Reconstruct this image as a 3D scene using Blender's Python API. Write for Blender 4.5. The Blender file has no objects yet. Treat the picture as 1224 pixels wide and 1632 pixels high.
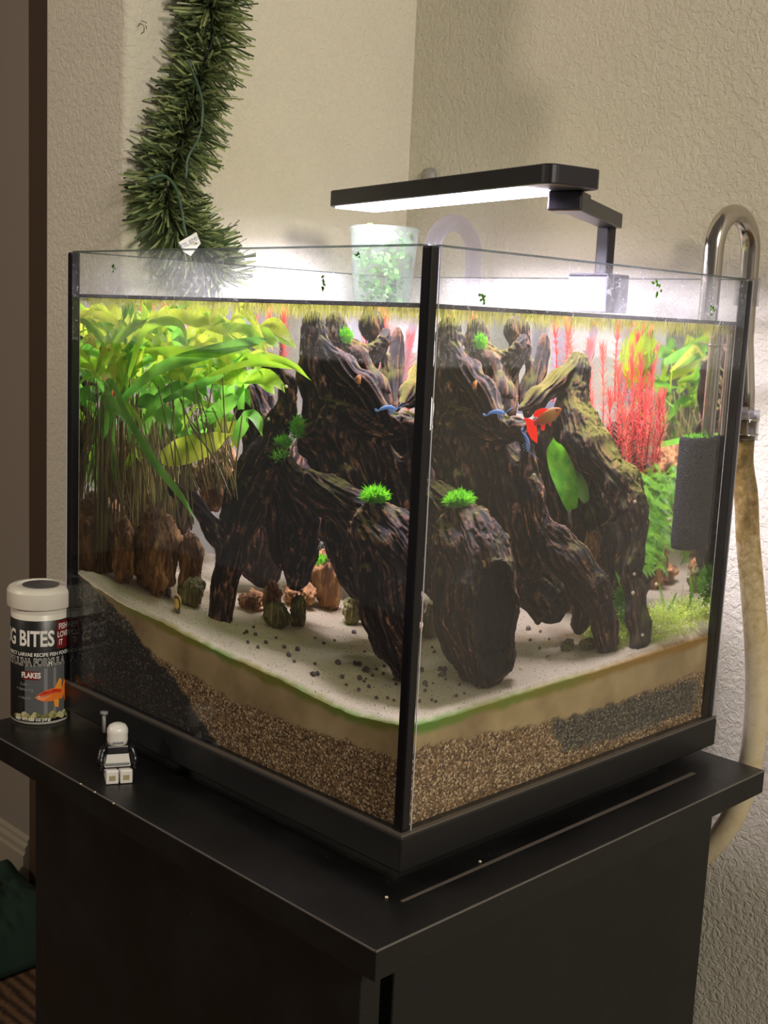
import bpy, bmesh, math, random
import numpy as np
from mathutils import Vector, Matrix, Euler, noise as mnoise

random.seed(7); rng = np.random.default_rng(7)
PI = math.pi
sc = bpy.context.scene
COL = sc.collection

# ------------------------------------------------------------------ camera
CAMLOC = (-0.4166, -0.3858, 0.2512); CAMROT = (1.41066, -0.04273, -0.76793)
F_PX = 1921.06; CX, CY = 572.75, 821.64          # focal length and principal point in pixels of 1224 x 1632
cam_d = bpy.data.cameras.new('camera'); cam = bpy.data.objects.new('camera', cam_d); COL.objects.link(cam)
cam.location = CAMLOC; cam.rotation_euler = CAMROT
cam_d.sensor_fit = 'VERTICAL'; cam_d.sensor_height = 32.0; cam_d.sensor_width = 24.0
cam_d.lens = F_PX / 1632 * 32.0
cam_d.shift_x = (612 - CX) / 1632; cam_d.shift_y = (CY - 816) / 1632
cam_d.clip_start = 0.02; cam_d.clip_end = 30
sc.camera = cam

# ------------------------------------------------------------------ world, lights, exposure
w = bpy.data.worlds.new('world'); sc.world = w; w.use_nodes = True
w.node_tree.nodes['Background'].inputs[0].default_value = (1.0, 0.88, 0.76, 1)
w.node_tree.nodes['Background'].inputs[1].default_value = 0.105
def area(name, loc, target, size, power, color):
    l = bpy.data.lights.new(name, 'AREA'); l.shape = 'SQUARE'; l.size = size; l.energy = power; l.color = color
    o = bpy.data.objects.new(name, l); COL.objects.link(o); o.location = loc
    o.rotation_euler = (Vector(target) - Vector(loc)).to_track_quat('-Z', 'Y').to_euler()
    return o
area('room_lamp', (-0.40, -1.85, 1.05), (0.15, 0.3, 0.10), 0.34, 30, (1.0, 0.91, 0.77))
area('hall_lamp', (-1.5, 1.0, 0.9), (0.07, 0.42, 0.1), 0.20, 9, (1.0, 0.84, 0.66))
LED_STRENGTH = 22.0; LED_WATTS = 5.2; LED_SPREAD = 2.75; LED_COLOR = (.90, .82, 1.0)
sc.view_settings.view_transform = 'Standard'; sc.view_settings.look = 'None'
sc.view_settings.exposure = 0.0; sc.view_settings.gamma = 1.0; sc.view_settings.use_curve_mapping = False
cy = sc.cycles
cy.max_bounces = 14; cy.transparent_max_bounces = 40; cy.transmission_bounces = 10; cy.glossy_bounces = 6; cy.diffuse_bounces = 4
cy.caustics_reflective = False; cy.caustics_refractive = True; cy.blur_glossy = 0.5
cy.sample_clamp_indirect = 3.0; cy.use_denoising = True

# ------------------------------------------------------------------ measuring helpers (camera model, used to find real positions)
_M = np.array(Euler(CAMROT).to_matrix()); _C = np.array(CAMLOC)
def _dir(x, y):
    d = _M @ np.array([(x - CX) / F_PX, -(y - CY) / F_PX, -1.0]); return d / np.linalg.norm(d)
def at(x, y, ax, v):                              # point seen at (x, y) lying on the plane axis ax = v, through air
    d = _dir(x, y); return _C + d * ((v - _C[ax]) / d[ax])
def _refr(x, y, side):
    P = at(x, y, side, 0.0); d = _dir(x, y); n = np.zeros(3); n[side] = -1
    def sn(d, e):
        c = -d @ n; k = 1 - e * e * (1 - c * c); return e * d + (e * c - math.sqrt(k)) * n
    P = _C + _dir(x, y) * ((0.006 - _C[side]) / _dir(x, y)[side])
    return P, sn(_dir(x, y), 1 / 1.33)
def L(px, py, s):                                 # through the left face into the water, on the upright plane x + y = s
    P, d = _refr(px, py, 0); t = (s - P[0] - P[1]) / (d[0] + d[1]); return P + d * t
def R(px, py, s):
    P, d = _refr(px, py, 1); t = (s - P[0] - P[1]) / (d[0] + d[1]); return P + d * t
def Lx(px, py, ax, v):
    P, d = _refr(px, py, 0); return P + d * ((v - P[ax]) / d[ax])
def Rx(px, py, ax, v):
    P, d = _refr(px, py, 1); return P + d * ((v - P[ax]) / d[ax])

# ------------------------------------------------------------------ dimensions
S, D, H = 0.300, 0.3201, 0.2870                   # tank width along x, depth along y, height
WATER = 0.2595
TT = -0.0284                                      # table top height
WX, WY = 0.360, 0.3647                            # planes of the right and the left wall
FLOOR = -0.772

# ------------------------------------------------------------------ object helpers
def link(o, parent=None):
    COL.objects.link(o)
    if parent is not None: o.parent = parent
    return o
def tag(o, label=None, cat=None, group=None, kind=None):
    if label: o['label'] = label
    if cat: o['category'] = cat
    if group: o['group'] = group
    if kind: o['kind'] = kind
    return o
def thing(name, loc, label, cat, group=None, rz=0):
    o = bpy.data.objects.new(name, None); o.empty_display_size = 0.01
    o.location = loc; o.rotation_euler = (0, 0, rz); link(o); return tag(o, label, cat, group)
def mesh_obj(name, V, F, mat=None, parent=None, smooth=False, world=True):
    """one mesh object; V in world coordinates when its parent is an unrotated empty (shifted to the parent)"""
    me = bpy.data.meshes.new(name)
    V = np.asarray(V, float)
    if parent is not None and world: V = V - np.array(parent.location)
    me.from_pydata(V.tolist(), [], [tuple(int(i) for i in f) for f in F])
    me.update()
    if smooth: me.polygons.foreach_set('use_smooth', [True] * len(me.polygons))
    if mat is not None:
        for m in (mat if isinstance(mat, (list, tuple)) else [mat]): me.materials.append(m)
    return link(bpy.data.objects.new(name, me), parent)
class MB:
    def __init__(s): s.V = []; s.F = []
    def add(s, V, F):
        b = len(s.V); s.V.extend([tuple(map(float, v)) for v in V]); s.F.extend([tuple(i + b for i in f) for f in F]); return s
    def box(s, a, b):
        x0, y0, z0 = a; x1, y1, z1 = b
        return s.add([(x0,y0,z0),(x1,y0,z0),(x1,y1,z0),(x0,y1,z0),(x0,y0,z1),(x1,y0,z1),(x1,y1,z1),(x0,y1,z1)],
                     [(0,3,2,1),(4,5,6,7),(0,1,5,4),(1,2,6,5),(2,3,7,6),(3,0,4,7)])
    def tube(s, pts, rad, seg=12, cap=True, groove=None):
        pts = np.array([tuple(p) for p in pts], float); n = len(pts)
        rad = np.broadcast_to(np.asarray(rad, float), (n,)) if np.ndim(rad) < 1 or len(np.atleast_1d(rad)) == 1 else np.asarray(rad, float)
        T = np.gradient(pts, axis=0); T /= np.linalg.norm(T, axis=1)[:, None] + 1e-12
        up = np.array([0, 0, 1.0]) if abs(T[0][2]) < .9 else np.array([1.0, 0, 0])
        N = np.cross(T[0], up); N /= np.linalg.norm(N); V = []
        a = np.linspace(0, 2 * PI, seg, endpoint=False)
        for i in range(n):
            N = N - T[i] * (N @ T[i]); N /= np.linalg.norm(N); Bn = np.cross(T[i], N)
            r = rad[i] * (groove(a, i / max(1, n - 1)) if groove else 1.0) * np.ones(seg)
            V.append(pts[i] + np.outer(np.cos(a) * r, N) + np.outer(np.sin(a) * r, Bn))
        V = np.concatenate(V); F = []
        for i in range(n - 1):
            for k in range(seg):
                k2 = (k + 1) % seg; F.append((i*seg+k, i*seg+k2, (i+1)*seg+k2, (i+1)*seg+k))
        if cap: F.append(tuple(range(seg))[::-1]); F.append(tuple((n-1)*seg + k for k in range(seg)))
        return s.add(V, F)
    def lathe(s, prof, c=(0,0,0), seg=32):         # prof: (r, z) bottom to top; closes at r = 0
        V = []; F = []; a = np.linspace(0, 2*PI, seg, endpoint=False)
        for r, z in prof:
            V += [(c[0]+r*math.cos(t), c[1]+r*math.sin(t), c[2]+z) for t in a]
        for i in range(len(prof)-1):
            for k in range(seg):
                k2 = (k+1) % seg; F.append((i*seg+k, i*seg+k2, (i+1)*seg+k2, (i+1)*seg+k))
        F.append(tuple(range(seg))[::-1]); F.append(tuple((len(prof)-1)*seg+k for k in range(seg)))
        return s.add(V, F)
    def prism(s, poly, z0, z1):
        n = len(poly); V = [(x, y, z0) for x, y in poly] + [(x, y, z1) for x, y in poly]
        return s.add(V, [tuple(range(n))[::-1], tuple(range(n, 2*n))] + [(i, (i+1)%n, (i+1)%n+n, i+n) for i in range(n)])
    def obj(s, name, mat=None, parent=None, smooth=False, world=True):
        return mesh_obj(name, s.V, s.F, mat, parent, smooth, world)
def bevel(o, wdt, seg=2, angle=0.6):
    m = o.modifiers.new('bevel', 'BEVEL'); m.width = wdt; m.segments = seg; m.limit_method = 'ANGLE'; m.angle_limit = angle
    return o
def smooth_angle(o, ang=0.7):
    me = o.data; me.polygons.foreach_set('use_smooth', [True]*len(me.polygons))
    bm = bmesh.new(); bm.from_mesh(me)
    for e in bm.edges:
        if len(e.link_faces) == 2 and e.calc_face_angle(0) > ang: e.smooth = False
    bm.to_mesh(me); bm.free(); return o
def spline(pts, n):                                # Catmull-Rom through rows of any width
    P = np.array([tuple(np.atleast_1d(p)) for p in pts], float); P = np.vstack([2*P[0]-P[1], P, 2*P[-1]-P[-2]])
    out = []; m = len(P) - 3
    for t in np.linspace(0, m, n):
        i = min(int(t), m - 1); u = t - i; a, b, c, d = P[i:i+4]
        out.append(.5*((2*b) + (c-a)*u + (2*a-5*b+4*c-d)*u*u + (3*b-a-3*c+d)*u**3))
    return np.array(out)

# ------------------------------------------------------------------ materials
def lin(c):
    return tuple((v/255/12.92 if v/255 <= .04045 else ((v/255+.055)/1.055)**2.4) for v in c)
def mat(name, color, rough=.5, metal=0, **k):
    m = bpy.data.materials.new(name); m.use_nodes = True; b = m.node_tree.nodes['Principled BSDF']
    b.inputs['Base Color'].default_value = (*color, 1); b.inputs['Roughness'].default_value = rough; b.inputs['Metallic'].default_value = metal
    for kk, v in k.items(): b.inputs[kk.replace('_', ' ')].default_value = v
    return m
class NT:
    def __init__(s, m): s.t = m.node_tree; s.b = s.t.nodes.get('Principled BSDF'); s.out = s.t.nodes.get('Material Output')
    def n(s, typ, **k):
        nd = s.t.nodes.new(typ)
        for a, v in k.items(): setattr(nd, a, v)
        return nd
    def l(s, a, b): s.t.links.new(a, b)
    def coord(s, kind='Object', scale=(1,1,1)):
        tc = s.n('ShaderNodeTexCoord'); mp = s.n('ShaderNodeMapping'); mp.inputs['Scale'].default_value = scale
        s.l(tc.outputs[kind], mp.inputs[0]); return mp.outputs[0]
    def noise(s, vec, scale, detail=4, rough=.55, dist=0):
        nd = s.n('ShaderNodeTexNoise'); nd.inputs['Scale'].default_value = scale; nd.inputs['Detail'].default_value = detail
        nd.inputs['Roughness'].default_value = rough; nd.inputs['Distortion'].default_value = dist
        s.l(vec, nd.inputs['Vector']); return nd.outputs['Fac']
    def voro(s, vec, scale, feature='F1', out='Distance'):
        nd = s.n('ShaderNodeTexVoronoi'); nd.feature = feature; nd.inputs['Scale'].default_value = scale
        s.l(vec, nd.inputs['Vector']); return nd.outputs[out]
    def ramp(s, fac, stops, interp='LINEAR'):
        r = s.n('ShaderNodeValToRGB'); cr = r.color_ramp; cr.interpolation = interp
        while len(cr.elements) < len(stops): cr.elements.new(.5)
        for e, (p, c) in zip(cr.elements, stops): e.position = p; e.color = (*c, 1) if len(c) == 3 else c
        s.l(fac, r.inputs[0]); return r.outputs[0]
    def mix(s, fac, a, b, typ='MIX'):
        m = s.n('ShaderNodeMix', data_type='RGBA', blend_type=typ)
        for sock, v in ((m.inputs[0], fac), (m.inputs[6], a), (m.inputs[7], b)):
            if isinstance(v, (int, float)): sock.default_value = v
            elif isinstance(v, tuple): sock.default_value = (*v, 1)
            else: s.l(v, sock)
        return m.outputs[2]
    def math(s, op, a, b=None):
        m = s.n('ShaderNodeMath', operation=op)
        for sock, v in ((m.inputs[0], a), (m.inputs[1], b)):
            if v is None: continue
            if isinstance(v, (int, float)): sock.default_value = v
            else: s.l(v, sock)
        return m.outputs[0]
    def bump(s, h, strength=.5, dist=.001, normal=None):
        b = s.n('ShaderNodeBump'); b.inputs['Strength'].default_value = strength; b.inputs['Distance'].default_value = dist
        s.l(h, b.inputs['Height'])
        if normal is not None: s.l(normal, b.inputs['Normal'])
        return b.outputs[0]

def wall_mat(name, col):
    m = mat(name, col, .75); n = NT(m); c = n.coord()
    a = n.noise(c, 210, 3, .55, .8); b = n.noise(c, 520, 2, .5)
    big = n.noise(c, 7, 2)
    r = n.ramp(a, [(.38, (0,0,0)), (.58, (1,1,1))])
    h = n.math('ADD', r, n.math('MULTIPLY', b, .35))
    n.l(n.bump(h, .55, .0008), n.b.inputs['Normal'])
    n.l(n.ramp(big, [(.3, tuple(v*.95 for v in col)), (.7, tuple(min(1, v*1.04) for v in col))]), n.b.inputs['Base Color'])
    return m
M_WALL = wall_mat('painted_orange_peel_wall', lin((214, 208, 192)))
M_HALL = mat('hall_paint', lin((176, 164, 152)), .8)
M_TRIMW = mat('trim_paint', lin((196, 186, 166)), .5)
M_CASING = mat('dark_brown_casing', lin((96, 76, 60)), .6)
def carpet_mat():
    m = mat('carpet', lin((104, 76, 54)), 1); n = NT(m); c = n.coord()
    v = n.noise(c, 140, 3, .6); w_ = n.n('ShaderNodeTexWave'); w_.inputs['Scale'].default_value = 16; w_.inputs['Distortion'].default_value = 3
    n.l(c, w_.inputs['Vector'])
    f = n.math('ADD', n.math('MULTIPLY', v, .6), n.math('MULTIPLY', w_.outputs['Fac'], .4))
    n.l(n.ramp(f, [(.3, lin((66, 46, 32))), (.7, lin((128, 96, 70)))]), n.b.inputs['Base Color'])
    n.l(n.bump(v, .6, .004), n.b.inputs['Normal']); return m
M_CARPET = carpet_mat()
def black_laminate():
    m = mat('black_laminate', lin((15, 15, 15)), .42); n = NT(m); c = n.coord()
    a = n.noise(c, 900, 2); b = n.noise(c, 18, 4, .6)
    n.l(n.ramp(b, [(.35, (.32,.32,.32)), (.7, (.52,.52,.52))]), n.b.inputs['Roughness'])
    sp = n.ramp(n.noise(c, 520, 1, .5), [(.76, (0,0,0)), (.80, (1,1,1))])
    n.l(n.mix(n.math('MULTIPLY', sp, .25), lin((15, 15, 15)), lin((110, 108, 104))), n.b.inputs['Base Color'])
    n.l(n.bump(a, .15, .0002), n.b.inputs['Normal']); return m
M_BLACK = black_laminate()
M_EDGE = mat('worn_black_edge', lin((104, 100, 96)), .4)
M_TRIM = mat('black_plastic_trim', lin((24, 24, 26)), .38)
M_TRIMLIP = mat('trim_lip', lin((92, 86, 80)), .3)
M_SIL = mat('black_silicone', lin((14, 13, 20)), .22)
M_PLASTIC_BLACK = mat('lamp_black', lin((26, 24, 32)), .4)
M_STEEL = mat('brushed_steel', (.58, .54, .48), .18, 1.0)

def thin_fresnel(n, ior):                           # thin sheet: the same reflection from either side, no total reflection
    fr = n.n('ShaderNodeFresnel'); gm = n.n('ShaderNodeNewGeometry'); mr = n.n('ShaderNodeMapRange'); n.l(gm.outputs['Backfacing'], mr.inputs[0])
    mr.inputs[3].default_value = ior; mr.inputs[4].default_value = 1/ior; n.l(mr.outputs[0], fr.inputs[0]); return fr
def glass_mat():
    m = bpy.data.materials.new('tank_glass'); m.use_nodes = True; n = NT(m); n.t.nodes.remove(n.b); n.b = None
    tr = n.n('ShaderNodeBsdfTransparent'); tr.inputs[0].default_value = (.985, .992, .988, 1)
    gl = n.n('ShaderNodeBsdfGlossy'); gl.inputs['Roughness'].default_value = .0
    fr = thin_fresnel(n, 1.35)
    mx = n.n('ShaderNodeMixShader'); n.l(fr.outputs[0], mx.inputs[0]); n.l(tr.outputs[0], mx.inputs[1]); n.l(gl.outputs[0], mx.inputs[2])
    # dried splashes and water marks above the water line, veiling haze painted in faintly below it
    c = n.coord(); sep = n.n('ShaderNodeSeparateXYZ'); n.l(c, sep.inputs[0])
    hi = n.ramp(sep.outputs[2], [(0.0, (0,0,0)), (1.0, (1,1,1))])
    mr = n.n('ShaderNodeMapRange'); n.l(sep.outputs[2], mr.inputs[0]); mr.inputs[1].default_value = .2585; mr.inputs[2].default_value = .2605
    spl = n.noise(c, 260, 5, .7, 1.2); film = n.noise(c, 30, 4, .6)
    a = n.ramp(spl, [(.60, (0,0,0)), (.66, (1,1,1))]); f2 = n.ramp(film, [(.3, (.02,)*3), (.8, (.14,)*3)])
    up = n.math('MULTIPLY', mr.outputs[0], n.math('ADD', n.math('MULTIPLY', a, .38), f2))
    low = n.math('MULTIPLY', n.math('SUBTRACT', 1.0, mr.outputs[0]), .007)
    d = n.n('ShaderNodeBsdfDiffuse'); d.inputs[0].default_value = (.85, .85, .88, 1)
    t2 = n.n('ShaderNodeBsdfTranslucent'); t2.inputs[0].default_value = (.85, .85, .88, 1)
    dm = n.n('ShaderNodeMixShader'); n.l(d.outputs[0], dm.inputs[1]); n.l(t2.outputs[0], dm.inputs[2])
    m2 = n.n('ShaderNodeMixShader'); n.l(n.math('ADD', up, low), m2.inputs[0]); n.l(mx.outputs[0], m2.inputs[1]); n.l(dm.outputs[0], m2.inputs[2])
    n.l(m2.outputs[0], n.out.inputs[0]); return m
M_GLASS = glass_mat()
def clear_mat(name, tint=(1,1,1), ior=1.4, film=0.0, filmcol=(.9,.9,.95), real=False):
    m = bpy.data.materials.new(name); m.use_nodes = True; n = NT(m); n.t.nodes.remove(n.b)
    tr = n.n('ShaderNodeBsdfTransparent'); tr.inputs[0].default_value = (*tint, 1)
    gl = n.n('ShaderNodeBsdfGlossy'); gl.inputs['Roughness'].default_value = .03
    fr = n.n('ShaderNodeFresnel') if real else thin_fresnel(n, ior)
    if real: fr.inputs[0].default_value = ior
    mx = n.n('ShaderNodeMixShader'); n.l(fr.outputs[0], mx.inputs[0]); n.l(tr.outputs[0], mx.inputs[1]); n.l(gl.outputs[0], mx.inputs[2])
    d = n.n('ShaderNodeBsdfTranslucent'); d.inputs[0].default_value = (*filmcol, 1)
    m2 = n.n('ShaderNodeMixShader'); m2.inputs[0].default_value = film; n.l(mx.outputs[0], m2.inputs[1]); n.l(d.outputs[0], m2.inputs[2])
    n.l(m2.outputs[0], n.out.inputs[0]); return m
M_WBACK = clear_mat('water_far_faces', (1,1,1), 1.33, real=True)
def water_surface():                               # clear from above and below, a mirror only at a flat glance
    m = bpy.data.materials.new('water_surface'); m.use_nodes = True; n = NT(m); n.t.nodes.remove(n.b)
    tr = n.n('ShaderNodeBsdfTransparent'); gl = n.n('ShaderNodeBsdfGlossy'); gl.inputs['Roughness'].default_value = .02
    lw = n.n('ShaderNodeLayerWeight'); lw.inputs[0].default_value = .5
    k = n.ramp(lw.outputs['Facing'], [(.0, (.02,)*3), (.72, (.05,)*3), (.90, (1,1,1))])
    mx = n.n('ShaderNodeMixShader'); n.l(k, mx.inputs[0]); n.l(tr.outputs[0], mx.inputs[1]); n.l(gl.outputs[0], mx.inputs[2]); n.l(mx.outputs[0], n.out.inputs[0]); return m
M_WSURF = water_surface()
def water_front():
    m = bpy.data.materials.new('water_through_glass'); m.use_nodes = True; n = NT(m); n.t.nodes.remove(n.b)
    g = n.n('ShaderNodeBsdfGlass'); g.inputs['IOR'].default_value = 1.33; g.inputs['Roughness'].default_value = 0
    n.l(g.outputs[0], n.out.inputs[0]); return m
M_WFRONT = water_front()
M_CLEAR = clear_mat('clear_acrylic', (.93,.93,.95), 1.5, .12)
M_LILY = clear_mat('lily_pipe_glass', (.92,.92,.97), 1.5, .48, (.85,.82,.95))

def led_mat():
    m = bpy.data.materials.new('led_diffuser'); m.use_nodes = True; n = NT(m); n.t.nodes.remove(n.b)
    e = n.n('ShaderNodeEmission'); e.inputs[0].default_value = (*LED_COLOR, 1); e.inputs[1].default_value = LED_STRENGTH
    n.l(e.outputs[0], n.out.inputs[0]); return m
M_LED = led_mat()

def leafy(name, col, col2, trans=.45, rough=.45, scale=60):
    m = mat(name, col, rough); n = NT(m); c = n.coord()
    f = n.noise(c, scale, 3); cc = n.ramp(f, [(.3, col), (.7, col2)])
    n.l(cc, n.b.inputs['Base Color'])
    t = n.n('ShaderNodeBsdfTranslucent'); n.l(cc, t.inputs[0]); mx = n.n('ShaderNodeMixShader'); mx.inputs[0].default_value = trans
    n.l(n.b.outputs[0], mx.inputs[1]); n.l(t.outputs[0], mx.inputs[2]); n.l(mx.outputs[0], n.out.inputs[0]); return m

# ================================================================== THE ROOM
wr = MB().box((WX, -2.6, FLOOR), (WX+.11, WY+.112, 1.7)).obj('wall_right', M_WALL); tag(wr, kind='structure')
# left wall ends in a rounded end cap 11 cm thick at the opening to the hall
xe = 0.072; r = .006
poly = [(WX, WY), (WX, WY+.112)] + [(xe+r+r*math.cos(t), WY+.112-r+r*math.sin(t)) for t in np.linspace(PI/2, PI, 7)] + \
       [(xe+r+r*math.cos(t), WY+r+r*math.sin(t)) for t in np.linspace(PI, 1.5*PI, 7)]
wl = MB().prism(poly, FLOOR, 1.7).obj('wall_left', M_WALL); smooth_angle(wl, .5); tag(wl, kind='structure')
fl = MB().box((-2.6, -2.6, FLOOR-.05), (2.6, 4.0, FLOOR)).obj('floor', M_CARPET); tag(fl, kind='structure')
wb = MB().box((-2.6, 4.0, FLOOR), (2.6, 4.1, 1.7)).obj('wall_back', M_HALL); tag(wb, kind='structure')
wh = MB().box((.60, 1.455, FLOOR), (.70, 4.0, 1.7)).obj('wall_hall', M_HALL); tag(wh, kind='structure')
bb = MB(); prof = [(.6, 0), (.586, 0), (.586, .058), (.590, .062), (.590, .072), (.595, .078), (.595, .084), (.6, .090)]
bb.add([(x, 1.455, FLOOR+z) for x, z in prof] + [(x, 4.0, FLOOR+z) for x, z in prof],
       [tuple(range(8)), tuple(range(8, 16))[::-1]] + [(i, i+8, (i+1) % 8+8, (i+1) % 8) for i in range(8)])
tag(bb.obj('baseboard_hall', M_TRIMW), kind='structure')
tc = MB().box((.5965, 1.30, FLOOR), (.70, 1.455, 1.7)).obj('trim_1', M_CASING); bevel(tc, .004); tag(tc, kind='structure')

# ================================================================== CABINET
cab = thing('aquarium_cabinet', (.13, .14, FLOOR), 'black laminate cabinet with an overhanging top under the fish tank', 'cabinet')
tx0, ty0, tx1, ty1 = -.0522, -.0364, .3079, .347
top = MB().box((tx0, ty0, TT-.0155), (tx1, ty1, TT)).obj('top_panel', M_BLACK, cab); bevel(top, .0006, 2)
eb = MB()
for a, b in (((tx0-.0002, ty0-.0002, TT-.0007), (tx1, ty0+.0004, TT+.0001)), ((tx0-.0002, ty0, TT-.0007), (tx0+.0004, ty1, TT+.0001))): eb.box(a, b)
eb.obj('worn_edge', M_EDGE, cab)['label'] = 'pale worn edge line of the top'
def panel(a, b, name):
    o = MB().box(a, b).obj(name, M_BLACK, cab); bevel(o, .0008, 2); return o
panel((-.022, -.0200, FLOOR), (.275, -.004, TT-.0155), 'side_panel')
panel((-.022, .266, FLOOR), (.275, .2817, TT-.0155), 'side_panel')
panel((-.0215, -.004, FLOOR), (-.018, .266, TT-.0155), 'inner_panel')
dr = panel((-.0445, -.0200, FLOOR+.004), (-.0305, .2817, TT-.0175), 'door')
panel((.262, -.004, FLOOR+.02), (.275, .266, TT-.0155), 'back_panel')
for hz in (-.18, -.6):
    MB().box((-.0305, .255, hz), (-.0215, .266, hz+.04)).obj('hinge', M_STEEL, dr, world=False).matrix_parent_inverse = Matrix.Translation(-cab.location)

q0, q1 = at(640, 1437, 2, TT), at(1106, 1232, 2, TT); dv0 = (q1-q0)/np.linalg.norm(q1-q0); nv0 = np.array([-dv0[1], dv0[0], 0])*.0009; zz_ = np.array([0, 0, .00025])  # thin raised grey strip along the right side of the top
mesh_obj('grey_line', [q0-nv0, q1-nv0*1.6, q1+nv0*1.6, q0+nv0, q0-nv0+zz_, q1-nv0*1.6+zz_, q1+nv0*1.6+zz_, q0+nv0+zz_], [(0,3,2,1),(4,5,6,7),(0,1,5,4),(1,2,6,5),(2,3,7,6),(3,0,4,7)], mat('line_grey', lin((92, 84, 78)), .7), cab)['label'] = 'thin grey line along the right side of the top'
# ================================================================== TANK
tank = thing('aquarium', (S/2, D/2, TT), 'rimless clear glass fish tank with black corner seams and black base trim', 'fish tank')
g = .005; sw = .0062; e0 = .0004
def pane(a, b): return MB().box(a, b).obj('glass_pane', M_GLASS, tank)
pane((0, sw, 0), (g, D-sw, H)); pane((sw, 0, 0), (S-sw, g, H)); pane((S-g, sw, 0), (S, D-sw, H)); pane((sw, D-g, 0), (S-sw, D, H))
for k, (x, y) in enumerate(((0, 0), (S-sw, 0), (0, D-sw), (S-sw, D-sw))):
    s_ = MB().box((x, y, 0), (x+sw, y+sw, H)).obj('corner_seam', M_SIL, tank); bevel(s_, .0012, 3)
pl = mat('pale_edge_glint', lin((196, 196, 204)), .2)  # white reflection along the seams, painted as pale strips
for a, b in (((sw+.0001, -.0003, 0), (sw+.0006, .0001, H)), ((-.0003, D-.0004, 0), (.0001, D+.0001, H)), ((S-.0001, -.0003, 0), (S+.0003, .0005, H))): MB().box(a, b).obj('edge_glint', pl, tank)
M_RIM = clear_mat('polished_glass_edge', (.42, .46, .46), 1.5, .10, (.6, .66, .66))
for a, b in (((0, sw, H), (g, D-sw, H+.0007)), ((sw, 0, H), (S-sw, g, H+.0007)), ((S-g, sw, H), (S, D-sw, H+.0007)), ((sw, D-g, H), (S-sw, D, H+.0007))): MB().box(a, b).obj('glass_edge', M_RIM, tank)
o_ = .0022; th = .0196
def ring(x0, y0, x1, y1, wd, z0, z1, name, m, parent):
    b = MB(); b.box((x0, y0, z0), (x1, y0+wd, z1)); b.box((x0, y1-wd, z0), (x1, y1, z1))
    b.box((x0, y0+wd, z0), (x0+wd, y1-wd, z1)); b.box((x1-wd, y0+wd, z0), (x1, y1-wd, z1)); return b.obj(name, m, parent)
bevel(MB().box((-o_, -o_, -th), (S+o_, D+o_, -.0008)).obj('base_trim', M_TRIM, tank), .0012, 3)
ring(-o_+.0003, -o_+.0003, S+o_-.0003, D+o_-.0003, .0026, -.0008, .0004, 'trim_lip', M_TRIMLIP, tank)
MB().box((.008, .008, TT), (.250, .275, -th)).obj('foot', M_BLACK, tank)

# water body: the two near faces bend the view, surface and far faces mirror at a glance
x0, y0, x1, y1 = .006, .006, S-.006, D-.006
V = [(x0,y0,.002),(x1,y0,.002),(x1,y1,.002),(x0,y1,.002),(x0,y0,WATER),(x1,y0,WATER),(x1,y1,WATER),(x0,y1,WATER)]
wat = mesh_obj('tank_water', V, [(0,3,2,1),(4,5,6,7),(0,1,5,4),(1,2,6,5),(2,3,7,6),(3,0,4,7)], [M_WFRONT, M_WBACK, M_WSURF])
for i, p in enumerate(wat.data.polygons): p.material_index = 0 if i in (2, 5) else (2 if i == 1 else 1)
tag(wat, 'clear water filling the glass fish tank', 'water', kind='stuff')
# meniscus line
ring(.0052, .0052, S-.0052, D-.0052, .0009, WATER-.0010, WATER+.0012, 'meniscus', mat('meniscus_dark', lin((40, 42, 40)), .2), tank)
bpy.data.objects['meniscus']['label'] = 'thin dark water line on the glass'

# ================================================================== SUBSTRATE
def curve1(pts):
    pts = sorted(pts); X = [p[0] for p in pts]; Y = [p[1] for p in pts]
    return lambda v: np.interp(v, X, Y)
def edgeL(px): return [(at(x, y, 0, .005)[1], at(x, y, 0, .005)[2]) for x, y in px]
def edgeR(px): return [(at(x, y, 1, .005)[0], at(x, y, 1, .005)[2]) for x, y in px]
hL = curve1(edgeL([(122, 903), (150, 925), (200, 957), (262, 985), (300, 1006), (360, 1036), (430, 1066), (500, 1102), (560, 1130), (640, 1148)]))
hR = curve1(edgeR([(665, 1146), (720, 1132), (800, 1104), (850, 1090), (900, 1073), (1000, 1044), (1080, 1018), (1140, 1000)]))
soilL = curve1(edgeL([(112, 905), (165, 950), (200, 985), (230, 1030), (280, 1085), (320, 1150), (350, 1190), (390, 1225)]))
gravL = curve1(edgeL([(225, 1030), (300, 1075), (380, 1122), (480, 1160), (580, 1192), (640, 1212)]))
gravR = curve1(edgeR([(665, 1192), (800, 1165), (900, 1145), (1000, 1116), (1100, 1075), (1140, 1066)]))
greyT = curve1(edgeR([(880, 1152), (940, 1132), (1000, 1118), (1060, 1098), (1110, 1084), (1120, 1100)]))
greyB = curve1(edgeR([(880, 1168), (900, 1200), (960, 1182), (1040, 1158), (1100, 1134), (1122, 1110)]))
def nz(x, y, z, s): return mnoise.noise(Vector((x*s, y*s, z*s)))
H00 = .0547
def sandh(x, y):
    a = float(hL(y)) - H00; b = float(hR(x)) - H00
    fx = math.exp(-x/.12); inner = min(1, x/.02) * min(1, y/.02)
    e = min(x, y)-.0053; drop = .0036*max(0, 1-e/.0062)**1.3
    return H00 - drop + a*(fx*.7+.3) + b*.6 - .0022*inner + .0012*nz(x, y, 0, 55)*inner + .0006*nz(x, y, 3, 160) \
        + .006*max(0, min(1, (x-.17)/.1))*max(0, 1-abs(y-.03)/.06)*inner
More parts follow.
